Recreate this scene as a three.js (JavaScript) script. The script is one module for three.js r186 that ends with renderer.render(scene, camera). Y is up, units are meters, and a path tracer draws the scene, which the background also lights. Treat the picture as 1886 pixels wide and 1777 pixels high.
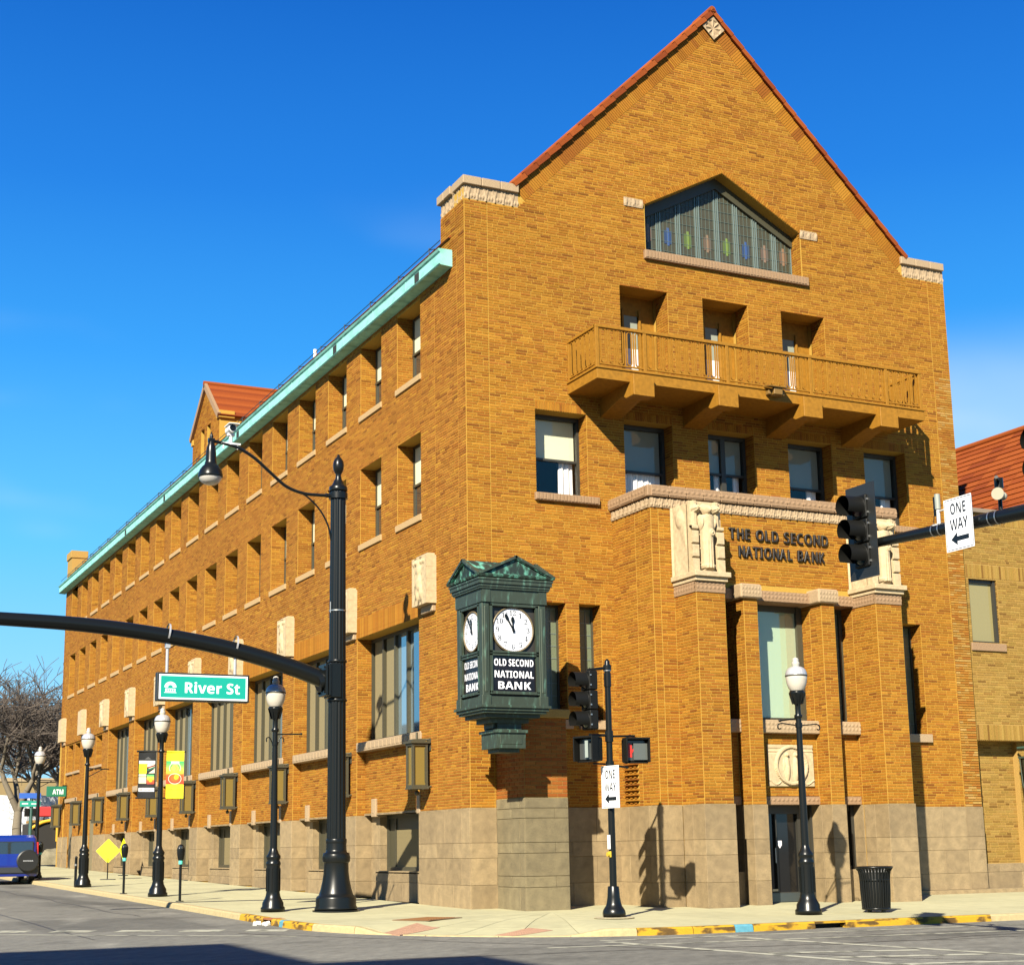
import * as THREE from 'three';
import { mergeGeometries, mergeVertices, toCreasedNormals } from 'three/addons/utils/BufferGeometryUtils.js';
import { RoundedBoxGeometry } from 'three/addons/geometries/RoundedBoxGeometry.js';
import { TextGeometry } from 'three/addons/geometries/TextGeometry.js';
import { FontLoader } from 'three/addons/loaders/FontLoader.js';
import { ImprovedNoise } from 'three/addons/math/ImprovedNoise.js';

const { PI, sin, cos, abs, max, min, sqrt, hypot, floor, exp, atan2 } = Math;
const V3 = THREE.Vector3, D2R = PI / 180;
const scene = new THREE.Scene();

// ---------- camera, sky, sun, exposure ----------
const camera = new THREE.PerspectiveCamera(2 * Math.atan(888.5 / 2845.1) / D2R, 1024 / 964, 0.3, 3000);
{
  const yaw = 0.4437, pitch = 0.197, roll = -0.0145;
  const fw = new V3(sin(yaw) * cos(pitch), sin(pitch), -cos(yaw) * cos(pitch)), rt = new V3(cos(yaw), 0, sin(yaw)), up = rt.clone().cross(fw);
  const r2 = rt.clone().multiplyScalar(cos(roll)).addScaledVector(up, sin(roll)), u2 = rt.clone().multiplyScalar(-sin(roll)).addScaledVector(up, cos(roll));
  camera.position.set(-14.71, 1.33, 32.49);
  camera.quaternion.setFromRotationMatrix(new THREE.Matrix4().makeBasis(r2, u2, fw.clone().negate()));
  camera.setViewOffset(1886, 1777, 30.25, -106.4, 1886, 1777);
}
const renderer = new THREE.WebGLRenderer({ antialias: true });
renderer.toneMapping = THREE.LinearToneMapping;
renderer.toneMappingExposure = 2.8;
renderer.shadowMap.enabled = true;
const sun = new THREE.DirectionalLight(new THREE.Color(1, 0.92, 0.76), 4.9);
const SUN = new V3(-0.593, 0.55, 0.606).normalize();
sun.position.copy(SUN).multiplyScalar(90); sun.castShadow = true; sun.shadow.mapSize.set(4096, 4096); sun.shadow.radius = 1;
Object.assign(sun.shadow.camera, { left: -60, right: 60, top: 60, bottom: -60, near: 1, far: 220 });
scene.add(sun, sun.target);

const noise3 = new ImprovedNoise(), N = (x, y, z = 0) => noise3.noise(x, y, z);
const fbm = (x, y, z = 0, o = 4) => { let s = 0, a = 0.5; for (let i = 0; i < o; i++) { s += a * N(x, y, z + i * 7.3); x *= 2.03; y *= 2.03; a *= 0.5; } return s; };
let seed = 12345;
const rnd = () => { seed = (seed + 0x6d2b79f5) | 0; let t = Math.imul(seed ^ (seed >>> 15), 1 | seed); t = (t + Math.imul(t ^ (t >>> 7), 61 | t)) ^ t; return ((t ^ (t >>> 14)) >>> 0) / 4294967296; };
const rr = (a, b) => a + (b - a) * rnd(), lerp = (a, b, t) => a + (b - a) * t, clamp = (x, a = 0, b = 1) => min(b, max(a, x)), sm = (a, b, x) => { const t = clamp((x - a) / (b - a)); return t * t * (3 - 2 * t); };
{
  // clear winter sky: deep blue overhead, pale cyan low down, a few thin wisps
  const W = 1024, H = 512, d = new Float32Array(W * H * 4);
  const stops = [[-90, .12, .11, .09], [-2, .16, .17, .17], [0, .38, .68, .86], [5, .27, .61, .86], [11, .115, .49, .86], [18, .038, .3, .77], [24, .017, .185, .63], [31, .008, .115, .48], [50, .005, .07, .33], [90, .004, .05, .25]];
  for (let j = 0; j < H; j++) {
    const el = ((j + 0.5) / H - 0.5) * 180;
    let k = 0; while (k < stops.length - 2 && el > stops[k + 1][0]) k++;
    const a = stops[k], b = stops[k + 1], t = clamp((el - a[0]) / (b[0] - a[0]));
    for (let i = 0; i < W; i++) {
      const az = ((i + 0.5) / W - 0.5) * 2 * PI, x = cos(az) * cos(el * D2R), z = sin(az) * cos(el * D2R), y = sin(el * D2R);
      let w = 0;
      if (el > 1 && el < 40) { const s = 1 / (y + 0.12); const f = fbm(x * s * 1.1 + 3.1, z * s * 2.6 + 1.7, 0, 5); const bank = exp(-(((az + 0.86) / 0.2) ** 2)) * sm(5, 11, el) * (1 - sm(14, 19, el)) * (0.75 + f); w = max(sm(0.1, 0.5, f) * 0.4 * sm(1, 6, el) * (1 - sm(13, 26, el)), clamp(bank * 0.75)); }
      for (let c = 0; c < 3; c++) d[(j * W + i) * 4 + c] = 0.464 * lerp(lerp(a[c + 1], b[c + 1], t), [.62, .74, .84][c], w);
      d[(j * W + i) * 4 + 3] = 1;
    }
  }
  const t = new THREE.DataTexture(d, W, H, THREE.RGBAFormat, THREE.FloatType);
  t.mapping = THREE.EquirectangularReflectionMapping; t.magFilter = t.minFilter = THREE.LinearFilter; t.needsUpdate = true;
  scene.background = t; scene.environment = t;
}

// ---------- helpers ----------
const used = {};
const numbered = (n) => { used[n] = (used[n] ?? -1) + 1; return used[n] ? n + '_' + String(used[n]).padStart(3, '0') : n; };
const M4 = (x, y, z, rx = 0, ry = 0, rz = 0) => new THREE.Matrix4().compose(new V3(x, y, z), new THREE.Quaternion().setFromEuler(new THREE.Euler(rx, ry, rz)), new V3(1, 1, 1));
const prep = (g) => { const r = g.index ? g.toNonIndexed() : g; for (const k of Object.keys(r.attributes)) if (!['position', 'normal', 'uv'].includes(k)) r.deleteAttribute(k); if (!r.attributes.uv) r.setAttribute('uv', new THREE.BufferAttribute(new Float32Array(r.attributes.position.count * 2), 2)); r.morphAttributes = {}; return r; };
const box = (w, h, d, x = 0, y = 0, z = 0, rx = 0, ry = 0, rz = 0) => new THREE.BoxGeometry(w, h, d).applyMatrix4(M4(x, y, z, rx, ry, rz));
const bx = (x0, x1, y0, y1, z0, z1) => box(x1 - x0, y1 - y0, z1 - z0, (x0 + x1) / 2, (y0 + y1) / 2, (z0 + z1) / 2);
const rb = (x0, x1, y0, y1, z0, z1, r = 0.02, s = 2) => new RoundedBoxGeometry(x1 - x0, y1 - y0, z1 - z0, s, r).translate((x0 + x1) / 2, (y0 + y1) / 2, (z0 + z1) / 2);
const cyl = (r0, r1, h, x = 0, y = 0, z = 0, rx = 0, ry = 0, rz = 0, n = 20, open = false) => new THREE.CylinderGeometry(r1, r0, h, n, 1, open).applyMatrix4(M4(x, y, z, rx, ry, rz));
const rod = (a, b, r, n = 8, r2 = r) => { a = new V3(...a); b = new V3(...b); const d = b.clone().sub(a), g = new THREE.CylinderGeometry(r2, r, d.length(), n); g.applyQuaternion(new THREE.Quaternion().setFromUnitVectors(new V3(0, 1, 0), d.clone().normalize())); return g.translate((a.x + b.x) / 2, (a.y + b.y) / 2, (a.z + b.z) / 2); };
const tube = (pts, r, seg = 40, n = 10) => new THREE.TubeGeometry(new THREE.CatmullRomCurve3(pts.map((p) => new V3(...p))), seg, r, n);
const lathe = (pts, n = 32, x = 0, y = 0, z = 0) => new THREE.LatheGeometry(pts.map((p) => new THREE.Vector2(...p)), n).translate(x, y, z);
const metricUV = (g) => { const p = g.attributes.position, n = g.attributes.normal, u = g.attributes.uv; for (let i = 0; i < p.count; i++) { const ax = abs(n.getX(i)), ay = abs(n.getY(i)), az = abs(n.getZ(i)); if (ay > ax && ay > az) u.setXY(i, p.getX(i), p.getZ(i)); else if (ax > az) u.setXY(i, p.getZ(i), p.getY(i)); else u.setXY(i, p.getX(i), p.getY(i)); } return g; };
const geo = (list, metric = true) => { const g = mergeGeometries([].concat(list).map(prep)); return metric ? metricUV(g) : g; };
function part(name, list, mat, parent, o = {}) {
  const m = new THREE.Mesh(list.isBufferGeometry && o.raw ? list : geo(list, !o.uv), mat);
  m.name = parent === scene ? numbered(name) : name; m.castShadow = m.receiveShadow = true;
  if (o.label || o.kind || o.category || o.group) m.userData = Object.fromEntries(['label', 'category', 'group', 'kind'].filter((k) => o[k]).map((k) => [k, o[k]]));
  parent.add(m); return m;
}
function thing(name, label, category, pos = [0, 0, 0], ry = 0, group) {
  const g = new THREE.Group(); g.name = numbered(name); g.position.set(...pos); g.rotation.y = ry; g.userData = { label, category }; if (group) g.userData.group = group; scene.add(g); return g;
}
function copyOf(t, name, label, pos, ry = t.rotation.y) { const c = t.clone(); c.name = numbered(name); c.userData = { ...t.userData, label }; c.position.set(...pos); c.rotation.y = ry; scene.add(c); return c; }
const gy = (z) => -0.013 * clamp(z, -85, 20);          // the street climbs gently away from the camera

// ---------- materials ----------
function tex(size, fn, srgb = true) {
  const d = new Uint8Array(size * size * 4);
  for (let j = 0; j < size; j++) for (let i = 0; i < size; i++) { const c = fn(i / size, j / size); for (let k = 0; k < 3; k++) d[(j * size + i) * 4 + k] = clamp(c[k] ?? c[0]) * 255; d[(j * size + i) * 4 + 3] = 255; }
  const t = new THREE.DataTexture(d, size, size); t.wrapS = t.wrapT = THREE.RepeatWrapping; t.magFilter = THREE.LinearFilter; t.minFilter = THREE.LinearMipmapLinearFilter; t.generateMipmaps = true; if (srgb) t.colorSpace = THREE.SRGBColorSpace; t.needsUpdate = true; return t;
}
const per = (f, u, v, s) => { const a = u * s, b = v * s, w = sm(0.8, 1, u), q = sm(0.8, 1, v); return lerp(lerp(f(a, b), f(a - s, b), w), lerp(f(a, b - s), f(a - s, b - s), w), q); };
const grainT = tex(256, (u, v) => { const g = 0.86 + 0.16 * per((a, b) => fbm(a, b, 1, 3), u, v, 14) + 0.1 * (rnd() - 0.5); return [g, g, g]; });
const graniteT = tex(512, (u, v) => { const r = rnd(), b = per((a, c) => fbm(a, c, 5, 3), u, v, 5); let g = 0.82 + 0.22 * b + 0.22 * (r - 0.5); if (r < 0.12) g -= 0.3; if (r > 0.93) g += 0.16; return [g, g * 0.99, g * 0.96]; });
const patinaT = tex(256, (u, v) => { const a = sm(-0.12, 0.3, per((x, y) => fbm(x, y * 0.45, 9, 4), u, v, 7)); return [lerp(.1, .36, a), lerp(.16, .62, a), lerp(.13, .54, a)]; });
const gutterT = tex(256, (u, v) => { const a = sm(-0.38, 0.05, per((x, y) => fbm(x * 0.5, y, 29, 4), u, v, 6)); return [lerp(.42, .56, a), lerp(.68, .82, a), lerp(.63, .77, a)]; });
const patinaDarkT = tex(256, (u, v) => { const a = sm(0.0, 0.6, per((x, y) => fbm(x, y * 0.25, 2, 5), u, v, 10)); return [lerp(.24, .42, a), lerp(.28, .6, a), lerp(.23, .52, a)]; });
const KA = 0.74;      // surfaces as dark as they are outdoors; the exposure makes up for it
const std = (r, g, b, rough = 0.8, o = {}) => new THREE.MeshStandardMaterial({ color: new THREE.Color().setRGB(r * KA, g * KA, b * KA), roughness: rough, ...o });
const phys = (r, g, b, rough, o = {}) => new THREE.MeshPhysicalMaterial({ color: new THREE.Color().setRGB(r * KA, g * KA, b * KA), roughness: rough, specularIntensity: .3, ...o });
const rep = (t, s) => { const c = t.clone(); c.repeat.set(s, s); return c; };
const grain2 = rep(grainT, 2), grainS = rep(grainT, 0.7), granite1 = rep(graniteT, .75);
const M = {
  brick: phys(.92, .825, .58, 0.85, { vertexColors: true, map: grain2, bumpMap: grain2, bumpScale: 0.004 }),
  mortar: phys(.64, .385, .068, 0.95, { map: grain2 }),
  mortarPale: phys(.56, .35, .1, 0.95, { map: grain2 }),
  granite: std(.45, .33, .178, 0.8, { map: granite1, bumpMap: granite1, bumpScale: 0.003 }),
  granite2: std(.5, .37, .2, 0.8, { map: granite1, bumpMap: granite1, bumpScale: 0.003 }),
  granite3: std(.41, .3, .16, 0.8, { map: granite1, bumpMap: granite1, bumpScale: 0.003 }),
  terra: std(.42, .26, .135, 0.75, { map: grain2, bumpMap: grain2, bumpScale: 0.006 }),
  terraPale: std(.52, .37, .21, 0.75, { map: grain2 }),
  lime: std(.7, .54, .31, 0.8, { map: grainS, bumpMap: grain2, bumpScale: 0.003 }),
  sill: std(.62, .41, .18, 0.8, { map: grain2 }),
  tile: phys(.33, .072, .012, 0.8, { map: grain2 }), tile2: phys(.38, .09, .016, 0.8, { map: grain2 }), tile3: phys(.27, .056, .011, 0.8, { map: grain2 }),
  copper: std(1, 1, 1, 0.7, { map: rep(gutterT, 0.5) }),
  bronze: std(1, 1, 1, 0.5, { map: rep(patinaDarkT, 0.9), metalness: 0.3 }),
  bronzeFrame: std(.11, .1, .06, 0.55, { metalness: 0.3, map: grain2 }),
  frameDark: std(.035, .033, .025, 0.5),
  ochre: phys(.43, .2, .022, 0.6, { map: grainS }),
  glass: new THREE.MeshPhysicalMaterial({ color: new THREE.Color().setRGB(.02, .025, .025), roughness: 0.04, ior: 1.9, clearcoat: 0.3, clearcoatRoughness: 0.03 }),
  glassBlue: new THREE.MeshPhysicalMaterial({ color: new THREE.Color().setRGB(.32, .42, .47), roughness: 0.035, metalness: 0.75 }),
  leaded: std(.055, .05, .026, 0.5), leadedPale: std(.2, .24, .15, 0.3, { map: rep(grainT, 3) }), lead: std(.2, .26, .24, 0.5, { metalness: .3 }),
  blind: std(.62, .62, .42, 0.9), blindDim: std(.26, .28, .22, 0.9), curtain: std(.86, .84, .8, 0.9), drape: std(.27, .21, .09, 0.9, { map: grain2 }), drapeGreen: std(.36, .47, .31, 0.85),
  black: new THREE.MeshPhysicalMaterial({ color: new THREE.Color().setRGB(.005, .006, .006), roughness: .3, specularIntensity: .55 }), blackMatt: std(.016, .017, .016, 0.5), housing: phys(.008, .008, .007, 0.5),
  steel: std(.5, .5, .48, 0.35, { metalness: 0.85 }), chrome: std(.5, .5, .51, 0.3, { metalness: 0.3 }), greyPaint: std(.55, .55, .53, 0.6), whitePaint: std(.8, .8, .8, 0.55),
  red: std(.35, .02, .02, 0.4), acorn: new THREE.MeshPhysicalMaterial({ color: new THREE.Color().setRGB(.5, .46, .39), roughness: 0.28, transmission: 0.2, thickness: 0 }),
  amber: std(.2, .14, .035, 0.35),
  teal: std(.1, .6, .5, .5), plastic: std(.5, .5, .5, .5),
};
for (const k of Object.keys(M)) M[k].name = k;
function canvasMat(w, h, draw, rough = 0.6, o = {}) {
  const c = document.createElement('canvas'); c.width = w; c.height = h; const x = c.getContext('2d'); draw(x, w, h);
  const t = new THREE.CanvasTexture(c); t.colorSpace = THREE.SRGBColorSpace; t.magFilter = THREE.LinearFilter; t.anisotropy = 8; o.color ??= new THREE.Color().setRGB(.8, .8, .8);
  return new THREE.MeshStandardMaterial({ map: t, roughness: rough, ...o });
}
const fit = (x, s, cx, y, w, size, font = 'bold SZpx sans-serif') => { x.font = font.replace('SZ', size); x.textAlign = 'center'; x.textBaseline = 'middle'; const m = x.measureText(s).width; x.save(); x.translate(cx, y); x.scale(w / m, 1); x.fillText(s, 0, 0); x.restore(); };

// ---------- masonry: every brick its own little block standing proud of the mortar ----------
class Bricks {
  constructor() { this.p = []; this.n = []; this.u = []; this.c = []; }
  block(o, u, v, n, a0, a1, b0, b1, d, col) {
    const P = (a, b, k) => [o.x + u.x * a + v.x * b + n.x * k, o.y + u.y * a + v.y * b + n.y * k, o.z + u.z * a + v.z * b + n.z * k];
    const e = 0.003, f = [P(a0 + e, b0 + e, d), P(a1 - e, b0 + e, d), P(a1 - e, b1 - e, d), P(a0 + e, b1 - e, d)], k = [P(a0, b0, -0.002), P(a1, b0, -0.002), P(a1, b1, -0.002), P(a0, b1, -0.002)];
    const U = [[a0, b0], [a1, b0], [a1, b1], [a0, b1]];
    const flip = u.clone().cross(v).dot(n) < 0;
    const quad = (A, B, C, D, nn, ua, ub, uc, ud) => { for (const q of flip ? [A, C, B, A, D, C] : [A, B, C, A, C, D]) this.p.push(...q); for (let i = 0; i < 6; i++) { this.n.push(nn.x, nn.y, nn.z); this.c.push(...col); } for (const q of flip ? [ua, uc, ub, ua, ud, uc] : [ua, ub, uc, ua, uc, ud]) this.u.push(...q); };
    quad(...f, n, ...U);
    const nv = new V3(-v.x, -v.y, -v.z), nu = new V3(-u.x, -u.y, -u.z);
    quad(k[0], k[1], f[1], f[0], nv, ...U); quad(k[1], k[2], f[2], f[1], u, ...U); quad(k[2], k[3], f[3], f[2], v, ...U); quad(k[3], k[0], f[0], f[3], nu, ...U);
  }
  build(name, parent, mat = M.brick) {
    const g = new THREE.BufferGeometry();
    g.setAttribute('position', new THREE.Float32BufferAttribute(this.p, 3)); g.setAttribute('normal', new THREE.Float32BufferAttribute(this.n, 3)); g.setAttribute('uv', new THREE.Float32BufferAttribute(this.u, 2)); g.setAttribute('color', new THREE.Float32BufferAttribute(this.c, 3));
    const m = new THREE.Mesh(g, mat); m.name = name; m.castShadow = m.receiveShadow = true; m.userData = { kind: 'stuff' }; parent.add(m); return m;
  }
}
const UP = new V3(0, 1, 0), PX = new V3(1, 0, 0), NX = new V3(-1, 0, 0), PZ = new V3(0, 0, 1), NZ = new V3(0, 0, -1);
const PAL = [[.53, .25, .036], [.49, .22, .03], [.45, .19, .028], [.57, .285, .045], [.38, .145, .026], [.43, .175, .03], [.31, .115, .022], [.48, .2, .04]];
const PALT = [[.46, .31, .1], [.42, .28, .085], [.49, .34, .12], [.37, .23, .07], [.26, .15, .045]];
function brickCol(pal = PAL) { const r = rnd(); const i = r < .26 ? 0 : r < .48 ? 1 : r < .64 ? 2 : r < .76 ? 3 : r < .83 ? 4 : r < .91 ? 5 : r < .94 ? 6 : 7; const c = pal[i % pal.length], k = rr(.9, 1.1); return [c[0] * k, c[1] * k * rr(.96, 1.04), c[2] * k]; }
// fill rows between b0 and b1; spans(bMid) lists [a0, a1] pieces of wall in that row
function layBricks(B, o, u, n, b0, b1, spans, { course = 0.0672, len = 0.3, joint = 0.0138, d = 0.009, pal } = {}) {
  const rows = max(1, Math.round((b1 - b0) / course)), h = (b1 - b0) / rows;
  for (let r = 0; r < rows; r++) {
    const y0 = b0 + r * h + joint / 2, y1 = y0 + h - joint, rowTone = rr(-.05, .05);
    for (const [s0, s1] of spans((y0 + y1) / 2)) {
      let a = s0; const first = (r % 2 ? 0.5 : 1) * len * rr(0.8, 1.15);
      for (let i = 0; a < s1 - 0.02; i++) { let e = a + (i ? len * rr(0.92, 1.08) * (rnd() < .22 ? .5 : 1) : first); if (s1 - e < len * 0.35) e = s1; const k = 1 + 0.2 * fbm((o.x + u.x * a + o.z + u.z * a) * 0.22, y0 * 0.28, 3.7, 3) + rowTone; B.block(o, u, UP, n, a + joint / 2, min(e, s1) - joint / 2, y0, y1, d * rr(.7, 1.2), brickCol(pal).map((c) => c * k)); a = e; }
    }
  }
}
const cut = (a0, a1, holes) => (y) => { let s = [[a0, a1]]; for (const [h0, h1, y0, y1] of holes) if (y > y0 && y < y1) s = s.flatMap(([p, q]) => (h1 <= p || h0 >= q ? [[p, q]] : [[p, h0], [h1, q]].filter(([i, j]) => j - i > 0.03))); return s; };
const face = (B, o, u, n, a0, a1, b0, b1, holes = [], opt) => layBricks(B, o, u, n, b0, b1, cut(a0, a1, holes), opt);
// a carved panel: a grid whose depth follows f(u, v), u and v in metres from the lower left
function carve(w, h, nx, ny, f) {
  const g = new THREE.PlaneGeometry(w, h, nx, ny).translate(w / 2, h / 2, 0), p = g.attributes.position;
  for (let i = 0; i < p.count; i++) { const x = p.getX(i), y = p.getY(i); p.setZ(i, f(x, y)); }
  g.computeVertexNormals(); return g;
}
const bump = (x, y, cx, cy, rx, ry, h) => { const q = 1 - ((x - cx) / rx) ** 2 - ((y - cy) / ry) ** 2; return q > 0 ? h * sqrt(q) : 0; };

// ---------- ground, road, pavement ----------
const ROADY = -0.13;
const structure = (name, g, mat) => { const m = new THREE.Mesh(g, mat); m.name = name; m.receiveShadow = true; m.castShadow = true; m.userData = { kind: 'structure' }; scene.add(m); return m; };
function sheet(xs, zs, yf, colf) {
  const nx = xs.length, nz = zs.length, p = [], c = [], uv = [], idx = [];
  for (const z of zs) for (const x of xs) { p.push(x, yf(x, z), z); c.push(...colf(x, z)); uv.push(x, z); }
  for (let j = 0; j < nz - 1; j++) for (let i = 0; i < nx - 1; i++) { const a = j * nx + i; idx.push(a, a + nx, a + 1, a + 1, a + nx, a + nx + 1); }
  const g = new THREE.BufferGeometry(); g.setAttribute('position', new THREE.Float32BufferAttribute(p, 3)); g.setAttribute('color', new THREE.Float32BufferAttribute(c, 3)); g.setAttribute('uv', new THREE.Float32BufferAttribute(uv, 2)); g.setIndex(idx); g.computeVertexNormals(); return g;
}
const range = (a, b, n) => Array.from({ length: n + 1 }, (_, i) => a + (b - a) * i / n);
// kerb line: along the side street, round the corner, along the front street
const KERB = [];
for (let z = -110; z < 2; z += 1) KERB.push([-5, z]);
for (let a = 0; a <= 24; a++) { const t = PI - a / 24 * PI / 2; KERB.push([1 + 6 * cos(t), 2 + 6 * sin(t)]); }
for (let x = 2; x <= 60; x += 1) KERB.push([x, 8]);
const rampAt = (x, z) => { const a = atan2(z - 2, 1 - x); return sm(0.42, 0.56, a) * (1 - sm(1.13, 1.27, a)) * (x < 1 && z > 2 ? 1 : 0); };   // the dropped kerb across the corner
const kerbTop = (x, z) => gy(z) - 0.115 * rampAt(x, z);
const inward = (x, z) => (z <= 2 ? [1, 0] : x >= 1 ? [0, -1] : [(1 - x) / 6, (2 - z) / 6]);
{
  const asphaltT = tex(512, (u, v) => { const r = rnd(), g = 0.78 + 0.22 * per((a, b) => fbm(a, b, 3, 4), u, v, 9) + 0.3 * (r - 0.5) - (r < 0.07 ? 0.28 : 0); return [g, g, g]; });
  const aM = std(1, 1, 1, 0.9, { vertexColors: true, map: rep(asphaltT, 0.55), bumpMap: rep(asphaltT, 0.55), bumpScale: 0.004 });
  const col = (x, z) => {
    let g = 0.29 + 0.07 * fbm(x * 0.25, z * 0.25, 4, 4) + 0.13 * fbm(x * 0.35, z * 3.0, 8, 3) * sm(4, 9, z) + 0.07 * fbm(x * 2.6, z * 0.3, 6, 3) * (1 - sm(0, 8, z));
    if (x > -9.4 && x < -6.1 && z > -3.5 && z < 1.2) g *= .72; if (x > 2.2 && x < 6.4 && z > 9.8 && z < 11.3) g *= .7; if (x > -4.5 && x < -1 && z > 9.2 && z < 14) g *= .84;   // cut and refilled trenches
    g *= 1 - 0.26 * sm(.12, .3, fbm(x * .9, z * .9, 41, 3));    // oil drips
    g *= 1 - 0.5 * sm(-0.02, 0.2, fbm(x * 0.35 + 9, z * 0.12, 2, 4)) * sm(-9, -6, x) * (1 - sm(-4.5, 1, z + x * 0.2));        // old wet-looking patches by the kerb
    const wht = sm(0.2, 0.4, fbm(x * 0.8, z * 0.35, 31, 4)) * (1 - sm(4, 9, z)); g += 0.13 * wht;     // road salt
    return [g * 1.04, g * 1.0, g * 0.83];
  };
  structure('road', sheet([-400, -200, -100, -60, ...range(-34, 26, 300), 40, 60, 100, 200, 400], [-900, -500, -300, -200, -140, -110, ...range(-90, -12, 110), ...range(-11.7, 20, 150), ...range(20.5, 34, 14), 50, 90, 200, 400], (x, z) => gy(z) + ROADY, col), aM);
  // kerb: stones with joints, painted yellow by the corner
  const kerbM = std(.6, .48, .24, 0.9, { map: grainS }), yel = std(.55, .315, .014, 0.85, { map: rep(tex(256, (u, v) => { const f = per((a, b) => fbm(a, b * 2.2, 17, 5), u, v, 7); const k = sm(-0.2, 0.0, f), e = rnd() * .1; const s = lerp(.5, 1, k) - e; return [s, s * lerp(.95, 1, k), lerp(.55, .6, k)]; }), .31) }), blu = std(.12, .4, .52, 0.8, { map: grainS });
  const dark = std(.02, .018, .015, .9);
  const kerb = new THREE.Group(); kerb.name = 'kerb'; kerb.userData = { kind: 'structure' }; scene.add(kerb);
  // arc-length walk
  const L = [0]; for (let i = 1; i < KERB.length; i++) L.push(L[i - 1] + hypot(KERB[i][0] - KERB[i - 1][0], KERB[i][1] - KERB[i - 1][1]));
  const at = (s) => { let i = 1; while (i < L.length - 1 && L[i] < s) i++; const t = (s - L[i - 1]) / (L[i] - L[i - 1]); return [lerp(KERB[i - 1][0], KERB[i][0], t), lerp(KERB[i - 1][1], KERB[i][1], t)]; };
  const stone = (s0, s1, mat, inlet) => {
    const p = [], n = 6, w = 0.17;
    const prof = (x, z) => { const [ix, iz] = inward(x, z), y = kerbTop(x, z) + 0.002, b = gy(z) + ROADY - 0.03; return [[x - ix * 0.02, b, z - iz * 0.02], [x, y - 0.03, z], [x + ix * 0.03, y, z + iz * 0.03], [x + ix * w, y, z + iz * w], [x + ix * w, b, z + iz * w]]; };
    for (let i = 0; i < n; i++) {
      const A = prof(...at(lerp(s0, s1, i / n))), B = prof(...at(lerp(s0, s1, (i + 1) / n)));
      for (let k = 0; k < 4; k++) p.push(...A[k], ...B[k], ...B[k + 1], ...A[k], ...B[k + 1], ...A[k + 1]);
      if (i === 0) p.push(...A[0], ...A[1], ...A[2], ...A[0], ...A[2], ...A[3], ...A[0], ...A[3], ...A[4]);
      if (i === n - 1) p.push(...B[0], ...B[2], ...B[1], ...B[0], ...B[3], ...B[2], ...B[0], ...B[4], ...B[3]);
    }
    const g = new THREE.BufferGeometry(); g.setAttribute('position', new THREE.Float32BufferAttribute(p, 3)); g.computeVertexNormals(); part('kerb_stone', g, mat, kerb);
  };
  let s = L.at(-1) - L.at(-1) + 50, S0 = 112 - 0;   // start some way up the street
  const sCorner = L[KERB.findIndex((k) => k[1] >= 2)];
  const arc = 6 * PI / 2, col2 = (a) => (a > -3.2 && a < -1.5) || (a > -0.9 && a < -0.35) || (a > -0.12 && a < 1.3) || (a > 8.1 && a < 10.1) || (a > 10.5 && a < 11.9) || (a > 12.6 && a < 16.2) ? yel : (a >= -0.35 && a <= -0.12) || (a >= 10.1 && a <= 10.5) ? blu : kerbM;
  const cuts = [-60]; for (let a = -56; a < -4; a += 2) cuts.push(a);
  cuts.push(-3.2, -1.5, -0.9, -0.35, -0.12, 1.3, 2.6, 4.2, 5.6, 6.9, 8.1, 9.2, 10.1, 10.5, 11.9, 12.6, 14.3, 16.2, 18, 20, 22, 24, 26, 30, 36, 44);
  for (let i = 0; i < cuts.length - 1; i++) {
    const a0 = cuts[i], a1 = cuts[i + 1], inlet = (a0 === -1.5) || (a0 === 11.9);
    if (inlet) { // storm drain: kerb slab over a dark slot
      const p0 = at(sCorner + a0), p1 = at(sCorner + a1), m = [(p0[0] + p1[0]) / 2, (p0[1] + p1[1]) / 2], [ix, iz] = inward(...m), ry = atan2(-(p1[1] - p0[1]), p1[0] - p0[0]), w = a1 - a0, yy = kerbTop(...m);
      part('kerb_stone', [box(w, 0.035, 0.3, 0, -0.017, 0).applyMatrix4(M4(m[0] + ix * 0.15, yy, m[1] + iz * 0.15, 0, ry))], a0 < 0 ? std(.35, .12, .03, .8) : yel, kerb);
      part('drain_opening', [box(w, 0.13, 0.02, 0, -0.09, 0).applyMatrix4(M4(m[0] + ix * 0.2, yy, m[1] + iz * 0.2, 0, ry))], dark, kerb);
    } else stone(sCorner + a0 + 0.006, sCorner + a1 - 0.006, col2((a0 + a1) / 2));
  }
  // pavement: rows of slabs between the kerb and the walls (slabs are separate pieces near the corner)
  const paveT = tex(512, (u, v) => { const g = 0.9 + 0.09 * per((a, b) => fbm(a, b, 11, 4), u, v, 6) + 0.08 * (rnd() - 0.5); return [g, g, g]; });
  const pm = [0, 1, 2, 3].map((i) => std(.58 * (0.92 + i * 0.04), .545 * (0.92 + i * 0.04), .315 * (0.92 + i * 0.04), 0.9, { map: rep(paveT, 0.45), bumpMap: rep(paveT, 0.45), bumpScale: 0.002 }));
  const pave = new THREE.Group(); pave.name = 'pavement'; pave.userData = { kind: 'structure' }; scene.add(pave);
  const bed = std(.2, .17, .1, 1);
  const topY = (x, z) => { if (z > 2 && x < 1) { const r = hypot(x - 1, z - 2), f = sm(2.6, 5.9, r); return gy(z) - 0.115 * rampAt(x, z) * f; } return gy(z); };
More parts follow.
